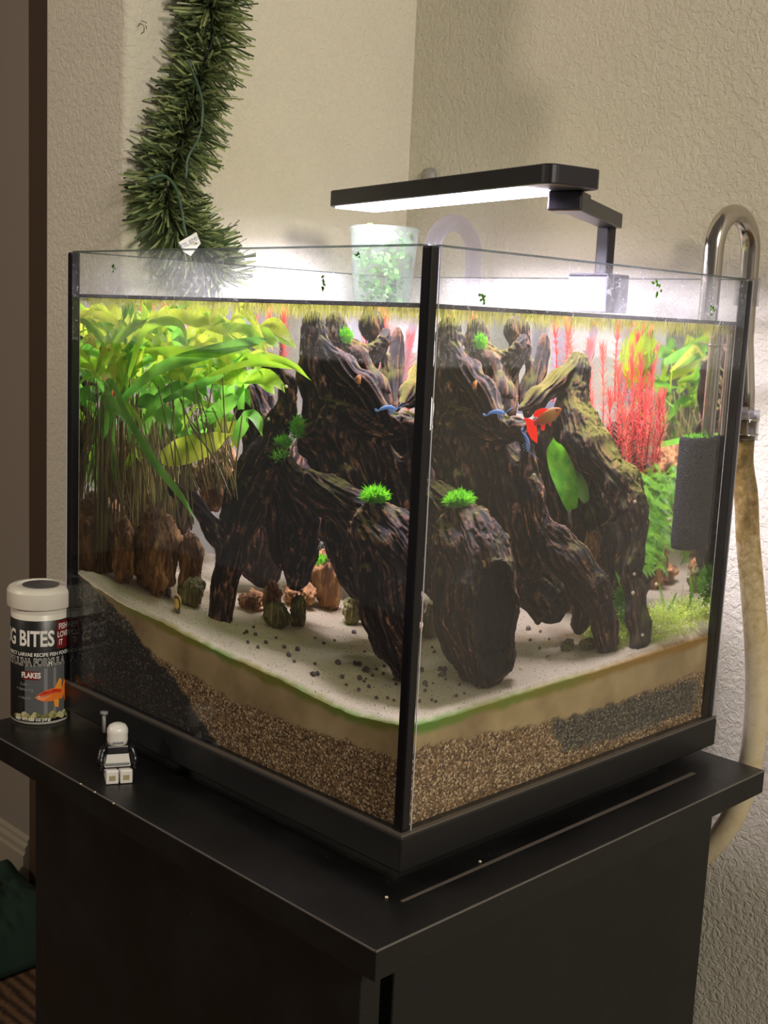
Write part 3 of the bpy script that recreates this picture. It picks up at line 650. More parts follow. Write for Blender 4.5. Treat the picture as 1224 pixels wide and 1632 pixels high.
# ================================================================== FISH AND SHRIMP
M_FISH = mat('orange_fish_scales', lin((224, 130, 50)), .35); _n = NT(M_FISH); _c = _n.coord(); _s = _n.n('ShaderNodeSeparateXYZ'); _n.l(_c, _s.inputs[0])
_mr = _n.n('ShaderNodeMapRange'); _n.l(_s.outputs[0], _mr.inputs[0]); _mr.inputs[1].default_value = -.010; _mr.inputs[2].default_value = .010
_n.l(_n.ramp(_mr.outputs[0], [(0, lin((222, 60, 22))), (.4, lin((200, 110, 50))), (.75, lin((214, 160, 84))), (1, lin((232, 120, 40)))]), _n.b.inputs['Base Color'])
M_FIN = leafy('red_orange_fin', lin((226, 50, 22)), lin((240, 84, 40)), .5)
M_EYE = mat('black_eye', (.01, .01, .01), .1)
def fish():
    t = thing('fish', tuple(R(872, 664, .21)), 'orange fish with a red fan tail swimming right of the stump', 'fish')
    head = R(902, 650, .205); tail = R(848, 678, .21); ax = Vector(head-tail).normalized(); side = ax.cross(Vector((0,0,1))).normalized(); up = side.cross(ax)
    RT = Matrix((ax, side, up)).transposed(); t.rotation_euler = RT.to_euler()
    prof = [(-.0105, .0008, .0013), (-.008, .0012, .0019), (-.004, .0019, .0030), (0, .0024, .0037), (.004, .0025, .0038), (.007, .0021, .0030), (.0095, .0013, .0019), (.0112, .0005, .0008)]
    P = spline(prof, 22); seg = 16; V = []; F = []
    for x, a, b in P:
        V += [(x, a*math.cos(q), b*math.sin(q)*(1.0 if math.sin(q) > 0 else 1.08)) for q in np.linspace(0, 2*PI, seg, endpoint=False)]
    for i in range(len(P)-1):
        for k in range(seg): F.append((i*seg+k, i*seg+(k+1) % seg, (i+1)*seg+(k+1) % seg, (i+1)*seg+k))
    F += [tuple(range(seg))[::-1], tuple((len(P)-1)*seg+k for k in range(seg))]
    mesh_obj('body', V, F, M_FISH, t, True, world=False)
    def fin(name, pts, ymul=.0002):
        n = len(pts); V = [(x, -ymul, z) for x, z in pts]+[(x, ymul, z) for x, z in pts]
        mesh_obj(name, V, [tuple(range(n)), tuple(range(n, 2*n))[::-1]]+[(i, i+n, (i+1) % n+n, (i+1) % n) for i in range(n)], M_FIN, t, world=False)
    fin('tail_fin', [(-.0095, .0012), (-.013, .0040), (-.0165, .0060), (-.0160, .002), (-.0168, -.002), (-.0155, -.0075), (-.0120, -.0120), (-.0105, -.0085), (-.0090, -.0015)])
    fin('dorsal_fin', [(.003, .0035), (-.002, .0062), (-.0075, .0066), (-.0100, .0040), (-.006, .0022)])
    fin('anal_fin', [(-.002, -.0030), (-.0045, -.0068), (-.0068, -.0060), (-.006, -.0018)])
    fin('pelvic_fin', [(.003, -.0035), (.0005, -.0066), (-.0010, -.0035)])
    for s_ in (-1, 1):
        V, F = ico(.0008, 2, 1, 0); mesh_obj('eye', [(x+.0082, y*.5+s_*.0015, z+.0007) for x, y, z in V], F, M_EYE, t, True, world=False)
fish()
M_SHR = leafy('blue_shrimp_shell', lin((70, 120, 180)), lin((170, 205, 230)), .3)
def shrimp(p, label, rz, tilt=0):
    t = thing('shrimp', tuple(p), label, 'shrimp', rz=rz); t.rotation_euler = (0, tilt, rz)
    b = MB().tube([(-.007, 0, -.001), (-.0045, 0, .0006), (-.001, 0, .0015), (.002, 0, .0014), (.0045, 0, .0008), (.0065, 0, .0002)], [.0004, .0009, .0013, .0015, .0012, .0003], 10); b.obj('body', M_SHR, t, True, world=False)
    MB().tube([(-.0068, 0, -.001), (-.0085, 0, -.0006), (-.0095, 0, .0002)], [.0004, .0010, .0004], 6).obj('tail_fan', M_SHR, t, True, world=False)
    for k in range(6):
        s_ = -1 if k % 2 else 1; x = .0005+k//2*.0016
        MB().tube([(x, s_*.0006, .0004), (x+.0006, s_*.0022, -.0003), (x+.001, s_*.0030, -.0022)], [.00018]*3, 5).obj('leg', M_SHR, t, world=False)
    for s_ in (-1, 1): MB().tube([(.0060, s_*.0003, .0006), (.0095, s_*.0025, .0030), (.0120, s_*.0060, .0042)], [.00014]*3, 5).obj('antenna', M_SHR, t, world=False)
shrimp(R(791, 660, .243), 'bright blue shrimp on the ledge of the stump', -.6)
shrimp(R(838, 705, .245), 'pale blue shrimp climbing the root below the fish', -.2, 1.2)
M_WSHR = leafy('white_shrimp_shell', lin((200, 205, 195)), lin((235, 240, 232)), .3)
_keep = M_SHR; M_SHR = M_WSHR
shrimp(L(512, 871, .30), 'tiny white shrimp hanging below the left slope of the front trunk', .5)
shrimp(L(535, 892, .295), 'small white shrimp further right below the front trunk slope', -.3)
M_SHR = _keep

# ================================================================== PLANTS
M_LEAF = [leafy('broad_leaf', lin((130, 184, 40)), lin((186, 222, 60)), .55), leafy('deep_green_leaf', lin((74, 140, 40)), lin((124, 182, 62)), .5), leafy('yellow_leaf', lin((196, 216, 50)), lin((228, 232, 90)), .55)]
M_STEM = leafy('brown_green_stem', lin((92, 84, 44)), lin((150, 138, 76)), .3)
M_LIME = leafy('lime_leaf', lin((150, 206, 10)), lin((196, 230, 30)), .55)
M_RED = [leafy('red_needle_leaf', lin((196, 58, 60)), lin((230, 108, 96)), .5), leafy('pink_needle_leaf', lin((206, 84, 76)), lin((240, 150, 128)), .5)]
M_MOSS = leafy('bright_moss', lin((60, 150, 16)), lin((132, 206, 40)), .4, scale=200)
M_DUCK = leafy('duckweed_leaf', lin((190, 208, 60)), lin((230, 238, 140)), .5, scale=200)
M_ROOT = leafy('duckweed_root', lin((206, 208, 70)), lin((238, 232, 140)), .6, scale=100)
def blade(name, pts, width, m, parent, wavy=.12, seg=18, fold=.18, face=(-.7, -.7, .25), tipw=.15):
    P = spline(pts, seg); T = np.gradient(P, axis=0); T /= np.linalg.norm(T, axis=1)[:, None]; V = []; F = []; ph = random.random()*6
    fv = np.array(face, float)
    for i in range(seg):
        u = i/(seg-1); w_ = width*max(.03, (math.sin(PI*min(1, u*.92+.08))**.65))*(1-.25*u) 
        if u > .8: w_ *= 1-(u-.8)/.2*(1-tipw)
        sd = np.cross(T[i], fv); sd /= np.linalg.norm(sd)+1e-9; nn = np.cross(sd, T[i])
        wob = wavy*width*math.sin(9*u+ph); wob2 = wavy*width*math.sin(8*u+ph+2)
        V += [P[i]-sd*w_/2+nn*(fold*w_/2+wob), P[i]-sd*w_/4+nn*(fold*w_/6+wob*.4), P[i], P[i]+sd*w_/4+nn*(fold*w_/6+wob2*.4), P[i]+sd*w_/2+nn*(fold*w_/2+wob2)]
    for i in range(seg-1):
        for k in range(4): F.append((i*5+k, i*5+k+1, (i+1)*5+k+1, (i+1)*5+k))
    return mesh_obj(name, V, F, m, parent, True)
def clampin(p, a=.0075): return (min(S-a, max(a, p[0])), min(D-a, max(a, p[1])), p[2])
fern = thing('broad_leaved_water_plant', (.09, .26, .07), 'tall green plant with long strap leaves filling the upper left of the tank', 'water plant')
# measured leaves: list of (px, py, x-depth), width mm, material
LV = [
 ([(178,606,.012),(205,668,.012),(245,735,.012),(288,790,.012),(317,838,.012)], 9.5, 1),
 ([(255,728,.05),(285,722,.05),(330,708,.05),(372,690,.05)], 25, 2),
 ([(395,572,.03),(425,568,.03),(465,582,.03),(496,606,.03)], 7, 0),
 ([(330,600,.03),(390,580,.03),(440,582,.03),(470,588,.03)], 6, 0),
 ([(190,640,.03),(250,590,.03),(320,566,.03),(400,545,.03),(430,540,.03)], 12, 1),
 ([(230,560,.03),(300,560,.03),(360,562,.03),(412,548,.03)], 10, 0),
 ([(205,600,.03),(228,530,.03),(262,512,.03),(290,520,.03),(300,560,.03)], 9, 0),
 ([(250,500,.04),(290,505,.04),(340,520,.04),(378,545,.04)], 13, 2),
 ([(300,490,.05),(330,500,.05),(362,520,.05),(392,546,.05)], 12, 2),
 ([(380,495,.05),(402,510,.05),(418,545,.05),(432,560,.05)], 7, 2),
 ([(122,505,.02),(150,502,.02),(180,510,.02),(196,528,.02)], 9, 2),
 ([(122,540,.02),(140,540,.02),(158,560,.02)], 12, 2),
 ([(145,600,.03),(165,575,.03),(185,560,.03)], 11, 0),
 ([(150,600,.05),(160,640,.04),(150,680,.04),(140,700,.04)], 16, 1),
 ([(215,690,.06),(190,650,.05),(165,640,.04),(140,650,.04)], 14, 1),
 ([(300,700,.08),(260,660,.06),(235,640,.06),(215,650,.06)], 18, 1),
 ([(300,690,.07),(340,660,.06),(370,640,.06),(385,632,.06)], 14, 1),
 ([(320,640,.06),(290,620,.05),(250,640,.05),(225,680,.05)], 16, 1),
 ([(300,610,.07),(340,600,.06),(375,590,.06),(400,600,.06)], 15, 0),
 ([(330,585,.07),(350,600,.06),(365,600,.06),(398,572,.06)], 15, 2),
 ([(350,640,.09),(352,690,.09),(345,720,.09)], 12, 2),
 ([(365,660,.10),(372,690,.10),(380,720,.10)], 12, 2),
 ([(160,560,.05),(190,540,.05),(215,520,.05),(240,505,.05)], 10, 0),
 ([(200,640,.02),(215,660,.02),(225,678,.02)], 6, 0),
 ([(260,640,.04),(300,620,.04),(350,598,.04),(392,560,.04)], 8, 1),
 ([(230,700,.09),(240,640,.08),(270,590,.07),(320,570,.06)], 15, 1),
 ([(270,700,.09),(290,640,.08),(330,600,.07),(380,590,.07)], 16, 1),
 ([(180,700,.08),(185,640,.07),(200,580,.07),(240,540,.06)], 14, 1),
 ([(140,760,.06),(138,700,.05),(145,640,.05),(160,600,.04)], 13, 1),
 ([(330,700,.11),(360,640,.10),(400,600,.09),(430,600,.08)], 14, 1),
]
for pts, wd, mi in LV:
    blade('leaf', [clampin(Lx(a, b, 0, x)) for a, b, x in pts], wd*.00078, M_LEAF[mi], fern)
for i in range(130):                                 # leaves crowding behind the measured ones
    hi_ = i >= 64; px = random.uniform(122, 400); py = random.uniform(492, 600) if hi_ else random.uniform(500, 700); x = random.uniform(.05, .11) if hi_ else random.uniform(.07, .17); a = random.uniform(-.9, 1.9) if px > 200 else random.uniform(.8, 3.6)
    ln = random.uniform(50, 110); dx, dy = math.cos(a)*ln, -math.sin(a)*ln*.6; sag = random.uniform(5, 40)
    pts = [clampin(Lx(px, py+20, 0, x)), clampin(Lx(px+dx*.5, py+dy*.5, 0, x-.01)), clampin(Lx(px+dx*.8, py+dy*.6+sag*.4, 0, x-.015)), clampin(Lx(px+dx, max(488, py+dy*.6+sag), 0, x-.02))]
    pts = [(p[0], p[1], min(p[2], WATER-.004)) for p in pts]
    blade('leaf', pts, random.uniform(.008, .013), M_LEAF[random.choice([0, 0, 2, 2] if hi_ else [0, 1, 1, 2] if py < 570 else [1, 1, 0])], fern, seg=12, face=(-.6, -.6, random.uniform(.2, .9)))
st = MB()
for i in range(190):
    px = random.uniform(128, 385); x = random.uniform(.03, .15); py1 = random.uniform(860, 915) if px < 170 else (random.uniform(800, 850) if px < 310 else random.uniform(740, 800)); py0 = random.uniform(600, 690)
    lean = random.uniform(-70, 30); a, b, c_ = clampin(Lx(px, py1, 0, x)), clampin(Lx(px+lean*.4, (py0+py1)/2, 0, x)), clampin(Lx(px+lean, py0, 0, x))
    st.tube(spline([a, b, c_], 7), [random.uniform(.00035, .0007)]*7, 5)
so = st.obj('stems', M_STEM, fern, True); so['kind'] = 'stuff'

def red_plant(base, topp, n_whorl, label, ln=.0105, m=None):
    t = thing('red_stem_plant', tuple(base), label, 'water plant', 'red needle-leaved stem plants at the back of the tank')
    mid = (np.array(base)+np.array(topp))/2+np.array([random.uniform(-.006, .006), random.uniform(-.006, .006), 0]); P = spline([base, mid, topp], 24)
    MB().tube(P, np.linspace(.0007, .0004, 24), 5).obj('stem', M_RED[0], t, True)
    lv = MB(); T = Vector(P[-1]-P[0]).normalized()
    for i in range(n_whorl):
        u = i/(n_whorl-1); u2 = u**.85; c_ = P[min(23, int(u2*23.99))]; k = 8; l_ = ln*(1.0-.25*u) if u < .8 else ln*1.05
        lift = .15+.9*u if u < .8 else 1.9
        for j in range(k):
            a = j/k*2*PI+i*1.1+random.uniform(-.3, .3); d = Vector((math.cos(a), math.sin(a), lift+random.uniform(-.2, .3))).normalized(); sd = d.cross(Vector((0, 0, 1))).normalized()*.00042
            p0 = Vector(c_); p1 = p0+d*l_*.55; p2 = p0+d*l_+Vector((0, 0, -.0012 if u < .7 else .0008))
            b = [p0-sd*.5, p0+sd*.5, p1+sd, p2, p1-sd]; lv.add(b, [(0, 1, 2, 4), (4, 2, 3)])
    o = lv.obj('leaves', random.choice(M_RED) if m is None else m, t); o['kind'] = 'stuff'
reds = [('R',940,640,745,.42),('R',960,565,760,.415),('R',985,600,775,.43),('R',1008,590,770,.42),('R',1024,565,760,.44),('R',1042,580,735,.43),('R',1054,548,700,.45),('R',972,640,790,.40),('R',1064,640,710,.42),
  ('R',884,520,640,.44),('R',902,516,640,.45),('R',1000,522,640,.46),('R',1032,650,760,.40),('R',995,670,800,.40),('R',940,560,720,.45),
  ('L',430,503,620,.44),('L',452,505,640,.46),('L',590,505,600,.50),('L',405,520,600,.46)]
ORD = ['leftmost', 'second', 'third', 'fourth', 'fifth', 'sixth', 'seventh', 'eighth', 'ninth', 'tenth', 'eleventh', 'twelfth', 'thirteenth', 'fourteenth', 'fifteenth']
_rx = sorted(p_[1] for p_ in reds if p_[0] == 'R'); _lx = sorted(p_[1] for p_ in reds if p_[0] == 'L')
def red_label(sd, px):
    k = (_rx if sd == 'R' else _lx).index(px); o = ORD[k]+(' from the left' if k else '')
    return 'red needle-leaved stem plant, '+o+' seen through the '+('right' if sd == 'R' else 'left')+' pane'
for i, (sd, px, yt, yb, s_) in enumerate(reds):
    f = L if sd == 'L' else R; tp = clampin(f(px, yt, s_), .012); bs = clampin(f(px+random.uniform(-6, 6), yb, s_), .012); bs = (bs[0]*.6+tp[0]*.4, bs[1]*.6+tp[1]*.4, bs[2])
    tp = (tp[0], tp[1], min(tp[2], WATER-.006))
    red_plant(bs, tp, 24 if yb-yt > 120 else 14, red_label(sd, px))
def strand_clump(name, c_, rad, n, m, label, ln=.006, cat='moss', up=.4, parent=None, w_=.0004, curl=.4):
    b = MB(); c_ = np.array(c_)
    for i in range(n):
        v = np.array([random.gauss(0, 1), random.gauss(0, 1), random.gauss(0, 1)]); v /= np.linalg.norm(v); p = c_+v*np.array(rad)*random.random()**.4
        d = v*.7+np.array([random.gauss(0, .5), random.gauss(0, .5), up]); d /= np.linalg.norm(d); sd = np.cross(d, [random.random(), random.random(), .3]); sd /= np.linalg.norm(sd); l_ = ln*random.uniform(.5, 1.2)
        q = np.array([random.gauss(0, curl), random.gauss(0, curl), random.gauss(0, curl)])*l_
        p1 = p+d*l_*.5; p2 = p+d*l_+q; s_ = sd*w_
        P = [clampin(x, .0065) for x in (p-s_*.6, p+s_*.6, p1+s_, p2, p1-s_)]; b.add(P, [(0, 1, 2, 4), (4, 2, 3)])
    o = b.obj(name, m, parent); 
    if parent is None: tag(o, label, cat, kind='stuff')
    else: o['kind'] = 'stuff'
    return o
strand_clump('moss_tuft', R(732, 798, .184), (.010, .007, .0035), 900, M_MOSS, 'bright green moss tuft on top of the front trunk', .0035)
strand_clump('moss_tuft', L(452, 706, .283), (.006, .005, .003), 500, M_MOSS, 'green moss tuft on the bend of the driftwood leg', .0035)
strand_clump('moss_tuft', L(449, 728, .275), (.007, .005, .003), 500, M_MOSS, 'green moss tuft where the front trunk begins', .0035)
strand_clump('moss_tuft', L(474, 682, .28), (.004, .003, .0065), 500, M_MOSS, 'green moss tuft hanging beside the ledge of the stump', .0035)
strand_clump('moss_tuft', R(766, 545, .305), (.004, .004, .004), 260, M_MOSS, 'little green moss tuft near the top of the stump', .003)
strand_clump('moss_tuft', L(505, 892, .33), (.008, .006, .003), 260, M_MOSS, 'pale green moss on top of the amber cave rock', .003)
M_FERN = leafy('fern_moss', lin((48, 124, 12)), lin((150, 206, 40)), .4, scale=120)
def frond(parent, pts, wd, m=None, N=26):                 # ragged feather-shaped frond
    P = spline(pts, N); T = np.gradient(P, axis=0); T /= np.linalg.norm(T, axis=1)[:, None]; V = []; F = []
    for i in range(N):
        u = i/(N-1); sd = np.cross(T[i], (-.7, -.7, .3)); sd /= np.linalg.norm(sd)
        if i < N-1: b = len(V); V += [P[i]-sd*.0003, P[i]+sd*.0003, P[i+1]+sd*.0003, P[i+1]-sd*.0003]; F.append((b, b+1, b+2, b+3))
        l_ = wd*math.sin(PI*(u*.85+.12))*random.uniform(.7, 1.15)
        for s_ in (-1, 1):
            d = sd*s_+T[i]*.7; d = d/np.linalg.norm(d); b = len(V); w_ = T[i]*.00022; V += [P[i]-w_, P[i]+w_, P[i]+d*l_*.6+w_, P[i]+d*l_, P[i]+d*l_*.6-w_]; F.append((b, b+1, b+2, b+3, b+4))
    return mesh_obj('frond', V, F, m or M_FERN, parent)
fm = thing('fern_moss_clump', tuple(R(1030, 820, .36)), 'bright green feathery fern moss between the right branch and the sponge filter', 'water plant')
for i in range(130):
    px = random.uniform(1012, 1086) if i % 5 else random.uniform(995, 1030); py = random.uniform(752, 905); s_ = random.uniform(.345, .42); a = random.uniform(-.3, 1.7)*random.choice([1, 1, -1]); ln = random.uniform(20, 44)
    if px > 1060 and py > 860: continue
    if px < 1020 and py < 850: s_ = .38
    p = [R(px, py, s_), R(px+math.cos(a)*ln*.5, py-math.sin(a)*ln*.5, s_-.005), R(px+math.cos(a)*ln, py-math.sin(a)*ln*.5+12, s_-.008)]
    frond(fm, [clampin(q) for q in p], .0030)
strand_clump('moss_carpet', R(1060, 830, .40), (.012, .014, .030), 2200, M_MOSS, 'dense green moss cushion behind the feathery fern moss', .006)
big = thing('broad_green_leaf_plant', tuple(R(905, 790, .32)), 'wide bright green leaf standing in the gap right of the stump', 'water plant')
blade('leaf', [clampin(R(x, y, .300)) for x, y in ((912, 812), (905, 775), (892, 740), (884, 715), (882, 697))], .020, M_MOSS, big, .08, 20)
blade('leaf', [clampin(R(x, y, .305)) for x, y in ((935, 800), (925, 775), (912, 755), (900, 742))], .012, M_LEAF[1], big, .08, 16)
lim = thing('lime_leaf_plant', tuple(R(1065, 600, .44)), 'lime yellow crinkled leaves below the water surface at the right', 'water plant')
for pts, wd in (([(1062,610),(1070,580),(1080,550),(1085,528)],.016), ([(1050,600),(1045,570),(1050,540),(1060,518)],.016), ([(1068,590),(1085,575),(1092,560)],.012), ([(1025,600),(1015,570),(1018,530)],.010), ([(1040,620),(1030,590),(1030,560)],.010)):
    blade('leaf', [clampin(R(a, b, .455), .010) for a, b in pts], wd, M_LIME, lim, .16, 14)
lim2 = thing('lime_leaf_plant', tuple(L(612, 560, .50)), 'single yellow-green leaf behind the stick above the stump', 'water plant')
blade('leaf', [clampin(R(x, y, .40), .01) for x, y in ((846, 640), (848, 610), (852, 585), (858, 560))], .006, M_LIME, lim2)
M_CARP = leafy('carpet_plant_leaf', lin((140, 180, 30)), lin((206, 214, 96)), .45, scale=200)
cp = thing('carpet_plant', tuple(R(1070, 1000, .30)), 'low yellow-green carpet plants along the right end of the sand', 'water plant')
cc = MB()
for i in range(760):
    x = random.uniform(.21, .290); y = random.uniform(.009, .11) if x > .235 else random.uniform(.03, .09)
    z = sandh(x, y); hgt = random.uniform(.003, .012)*(1.3 if x > .25 else .8)
    if y < .02 and random.random() < .5: hgt *= .5
    tp = Vector((x+random.gauss(0, .0015), y+random.gauss(0, .0015), z+hgt)); cc.add([(x-.0002, y, z-.001), (x+.0002, y, z-.001), tuple(tp)], [(0, 1, 2)])
    for j in range(4):
        a = random.random()*6.28; d = Vector((math.cos(a), math.sin(a), .5)).normalized(); s_ = d.cross(Vector((0, 0, 1))).normalized()*.0009; l_ = random.uniform(.0018, .0034); q = tp-Vector((0, 0, hgt*.12*j))
        cc.add([q, q+d*l_*.5+s_, q+d*l_, q+d*l_*.5-s_], [(0, 1, 2, 3)])
o = cc.obj('leaves', M_CARP, cp); o['kind'] = 'stuff'
for a in ([(1058,985),(1056,955),(1050,930)], [(1060,990),(1070,965),(1078,945)], [(1130,975),(1126,945),(1120,915)], [(1085,900),(1100,885),(1112,870)], [(1040,910),(1052,900),(1062,888)], [(985,960),(990,935),(978,905)], [(1120,960),(1128,935),(1132,905)]):
    frond(cp, [clampin(R(x, y, .345)) for x, y in a], .003)
strand_clump('moss_clump', R(997, 960, .315), (.008, .009, .014), 900, M_MOSS, 'green moss clump between the right root and the leaning branch foot', .005)

# floating duckweed, crowded along the panes, with hanging roots
dk = MB(); rt = MB()
def weed(x, y, k=1.0):
    a = random.random()*6; z = WATER+.0002+random.random()*.0008
    for j in range(random.choice([2, 3])):
        b = a+j*2.2; c_ = (x+.0010*math.cos(b), y+.0010*math.sin(b)); r_ = random.uniform(.0007, .0013)*k
        t_ = random.uniform(-.25, .25); n_ = 6
        dk.add([(c_[0]+r_*math.cos(q), c_[1]+r_*.8*math.sin(q), z+t_*r_*math.cos(q)) for q in np.linspace(0, 2*PI, n_, endpoint=False)], [tuple(range(n_))])
    for j in range(random.choice([1, 2, 2])):
        ln = random.uniform(.002, .012)*(1.0 if y < .2 else .8); dx, dy = random.gauss(0, .001), random.gauss(0, .001); w_ = .00014
        ux, uy = .707*w_, -.707*w_
        rt.add([(x-ux, y-uy, z), (x+ux, y+uy, z), (x+dx+ux, y+dy+uy, z-ln*.6), (x+dx*1.6, y+dy*1.6, z-ln), (x+dx-ux, y+dy-uy, z-ln*.6)], [(0, 1, 2, 4), (4, 2, 3)])
for i in range(520): weed(random.uniform(.0068, .0120), random.uniform(.009, D-.009))
for i in range(480): weed(random.uniform(.009, S-.009), random.uniform(.0068, .0120))
for i in range(1500):
    x, y = random.uniform(.009, S-.009), random.uniform(.009, D-.009)
    if nz(x, y, 0, 14) > -.05: weed(x, y)
for i in range(300): weed(random.uniform(S-.014, S-.0070), random.uniform(.01, D-.01)); weed(random.uniform(.01, S-.01), random.uniform(D-.014, D-.0070))
dw = dk.obj('duckweed', M_DUCK); tag(dw, 'mat of tiny yellow-green floating plants on the water surface', 'floating plant', kind='stuff')
ro = rt.obj('roots', M_ROOT, dw, world=False); ro['kind'] = 'stuff'
# scraps of weed stuck to the glass above the water
for nm, (px, py, ax), k in (('left pane near the front seam', (514, 452, 0), 1.4), ('right pane under the lamp', (770, 474, 1), 1.6), ('right pane beside the lamp clamp', (1049, 457, 1), 1.8), ('steel pipe side of the right pane', (1136, 492, 1), 1.4), ('left pane below the garland', (180, 425, 0), 1.0), ('left pane in the middle', (570, 405, 0), .9)):
    c_ = at(px, py, ax, -.0006); b = MB(); u = np.array([0, 1, 0]) if ax == 0 else np.array([1, 0, 0]); nn = np.array([-1, 0, 0]) if ax == 0 else np.array([0, -1, 0])
    for j in range(7):
        a = random.random()*6.3; l_ = random.uniform(.0015, .0035)*k*.6; o2 = c_+u*random.gauss(0, .0008*k)+np.array([0, 0, random.gauss(0, .0012*k)]); d = u*math.cos(a)*l_+np.array([0, 0, math.sin(a)*l_]); e = (u*-math.sin(a)+np.array([0, 0, math.cos(a)]))*.0005*k
        q = [o2, o2+d*.5+e, o2+d, o2+d*.5-e]; b.add([x for x in q]+[x+nn*-.0004 for x in q], [(0, 1, 2, 3), (7, 6, 5, 4), (0, 4, 5, 1), (1, 5, 6, 2), (2, 6, 7, 3), (3, 7, 4, 0)])
    tag(b.obj('weed_scrap', M_LEAF[1]), 'scrap of green weed stuck on the glass, '+nm, 'weed')

# ================================================================== LAMP
def slab(name, m, cx_, cy_, w_, l_, z0, z1, rz, parent, rc=.008, tilt=0):
    poly = []
    for sx, sy, a0 in ((1, 1, 0), (-1, 1, PI/2), (-1, -1, PI), (1, -1, 1.5*PI)):
        for t_ in np.linspace(a0, a0+PI/2, 6): poly.append((sx*(w_/2-rc)+rc*math.cos(t_), sy*(l_/2-rc)+rc*math.sin(t_)))
    b = MB().prism(poly, z0, z1); c_, s_ = math.cos(rz), math.sin(rz)
    b.V = [(cx_+x*c_-y*s_, cy_+x*s_+y*c_, z+tilt*y) for x, y, z in b.V]; return b.obj(name, m, parent)
LA = np.array([.1730, .0480]); LB = np.array([.2220, .2900]); lc = (LA+LB)/2; ll = np.linalg.norm(LB-LA); lr = -math.atan2(LB[0]-LA[0], LB[1]-LA[1])
lamp = thing('aquarium_lamp', (.305, .118, H), 'black bar lamp with a glowing white underside clamped over the tank', 'lamp')
bevel(slab('housing', M_PLASTIC_BLACK, lc[0], lc[1], .042, ll, .3335, .3450, lr, lamp, .007), .0008, 2)
ld = (LB-LA)/ll*.012; slab('diffuser', M_LED, lc[0]+ld[0], lc[1]+ld[1], .037, ll-.034, .3326, .3336, lr, lamp, .005)
_l = bpy.data.lights.new('led_array', 'AREA'); _l.shape = 'RECTANGLE'; _l.size = .034; _l.size_y = ll-.040; _l.energy = LED_WATTS; _l.color = LED_COLOR; _l.spread = LED_SPREAD
_o = bpy.data.objects.new('led_array', _l); link(_o, lamp); _o.location = Vector((lc[0]+ld[0], lc[1]+ld[1], .3322))-Vector(lamp.location); _o.rotation_euler = (0, 0, lr)
arm = MB(); a0 = np.array([.188, .066]); a1 = np.array([.309, .116]); dv = (a1-a0)/np.linalg.norm(a1-a0); nv = np.array([-dv[1], dv[0]])
def obox(mb_, p, q, hw, z0, z1):
    P = [p-nv*hw, p+nv*hw, q+nv*hw, q-nv*hw]; return mb_.prism([tuple(x) for x in P][::-1], z0, z1)
bevel(obox(arm, a0+dv*.018, a1, .0075, .3225, .3325).obj('arm', M_PLASTIC_BLACK, lamp), .0008)
bevel(obox(MB(), a0-dv*.004, a0+dv*.020, .0105, .3215, .3334).obj('mount_block', M_PLASTIC_BLACK, lamp), .0012)
bevel(MB().box((.3005, .1120, .282), (.3100, .1220, .3240)).obj('post', M_PLASTIC_BLACK, lamp), .0012)
cl = MB(); cl.box((.2860, .1000, .2640), (.2945, .1330, .2905)); cl.box((.3005, .1000, .2640), (.3125, .1330, .2905)); cl.box((.2860, .1000, .2872), (.3125, .1330, .2905))
bevel(cl.obj('clamp', mat('clamp_grey', lin((96, 94, 116)), .3), lamp), .001)
MB().tube([(.3125, .117, .274), (.318, .117, .274)], .004, 16).obj('screw', M_PLASTIC_BLACK, lamp, True)

# ================================================================== PIPES
def arch(x0_, x1_, y, ztop, n=16):
    cx_ = (x0_+x1_)/2; r_ = (x1_-x0_)/2; return [(cx_-r_*math.cos(t_), y, ztop-r_+r_*math.sin(t_)) for t_ in np.linspace(0, PI, n)]
sp = thing('steel_pipe', (.329, .020, .12), 'bent stainless steel intake pipe hooked over the right rim of the tank', 'pipe')
MB().tube([(.2835, .020, .150), (.2835, .020, .2)] + arch(.2835, .3300, .020, .3290) + [(.3305, .019, .25), (.3295, .014, .215), (.3290, .012, .190)], .0062, 20).obj('bent_tube', M_STEEL, sp, True)
MB().lathe([(.0068, 0), (.0068, .017), (.0080, .018), (.0080, .0), ], (.3305, .020, .272), 20).obj('sleeve', M_CLEAR, sp, True)
MB().tube([(.2835, .020, .2445), (.2835, .020, .2465)], .0072, 20).obj('collar', M_STEEL, sp, True)
def sponge_mat():
    m = mat('black_sponge', lin((20, 20, 22)), .95, Specular_IOR_Level=.05); n = NT(m); c = n.coord(); v = n.voro(c, 700)
    n.l(n.ramp(v, [(.1, lin((8, 8, 9))), (.6, lin((26, 26, 28)))]), n.b.inputs['Base Color']); n.l(n.bump(v, 1, .0015), n.b.inputs['Normal']); return m
spg = thing('sponge_prefilter', (.2770, .024, .13), 'black cylindrical sponge on the intake pipe at the right of the tank', 'filter sponge')
MB().lathe([(.0140, .1095), (.0168, .1105), (.0174, .113), (.0174, .1795), (.0165, .1812), (.0070, .1818)], (.2762, .0240, .0055), 40).obj('sponge', sponge_mat(), spg, True)
strand_clump('algae_rim', (.2762, .0240, .1873), (.014, .014, .0006), 260, M_MOSS, '', .002, parent=None)
bpy.data.objects['algae_rim']['label'] = 'thin green algae on the top face of the black sponge'; bpy.data.objects['algae_rim']['category'] = 'algae'
M_HOSE = mat('stained_clear_hose', lin((170, 150, 110)), .35); _n = NT(M_HOSE); _c = _n.coord(); _a = _n.noise(_c, 110, 6, .75, .3); _z = _n.n('ShaderNodeSeparateXYZ'); _n.l(_c, _z.inputs[0])
_m = _n.n('ShaderNodeMapRange'); _n.l(_z.outputs[2], _m.inputs[0]); _m.inputs[1].default_value = .0; _m.inputs[2].default_value = .19
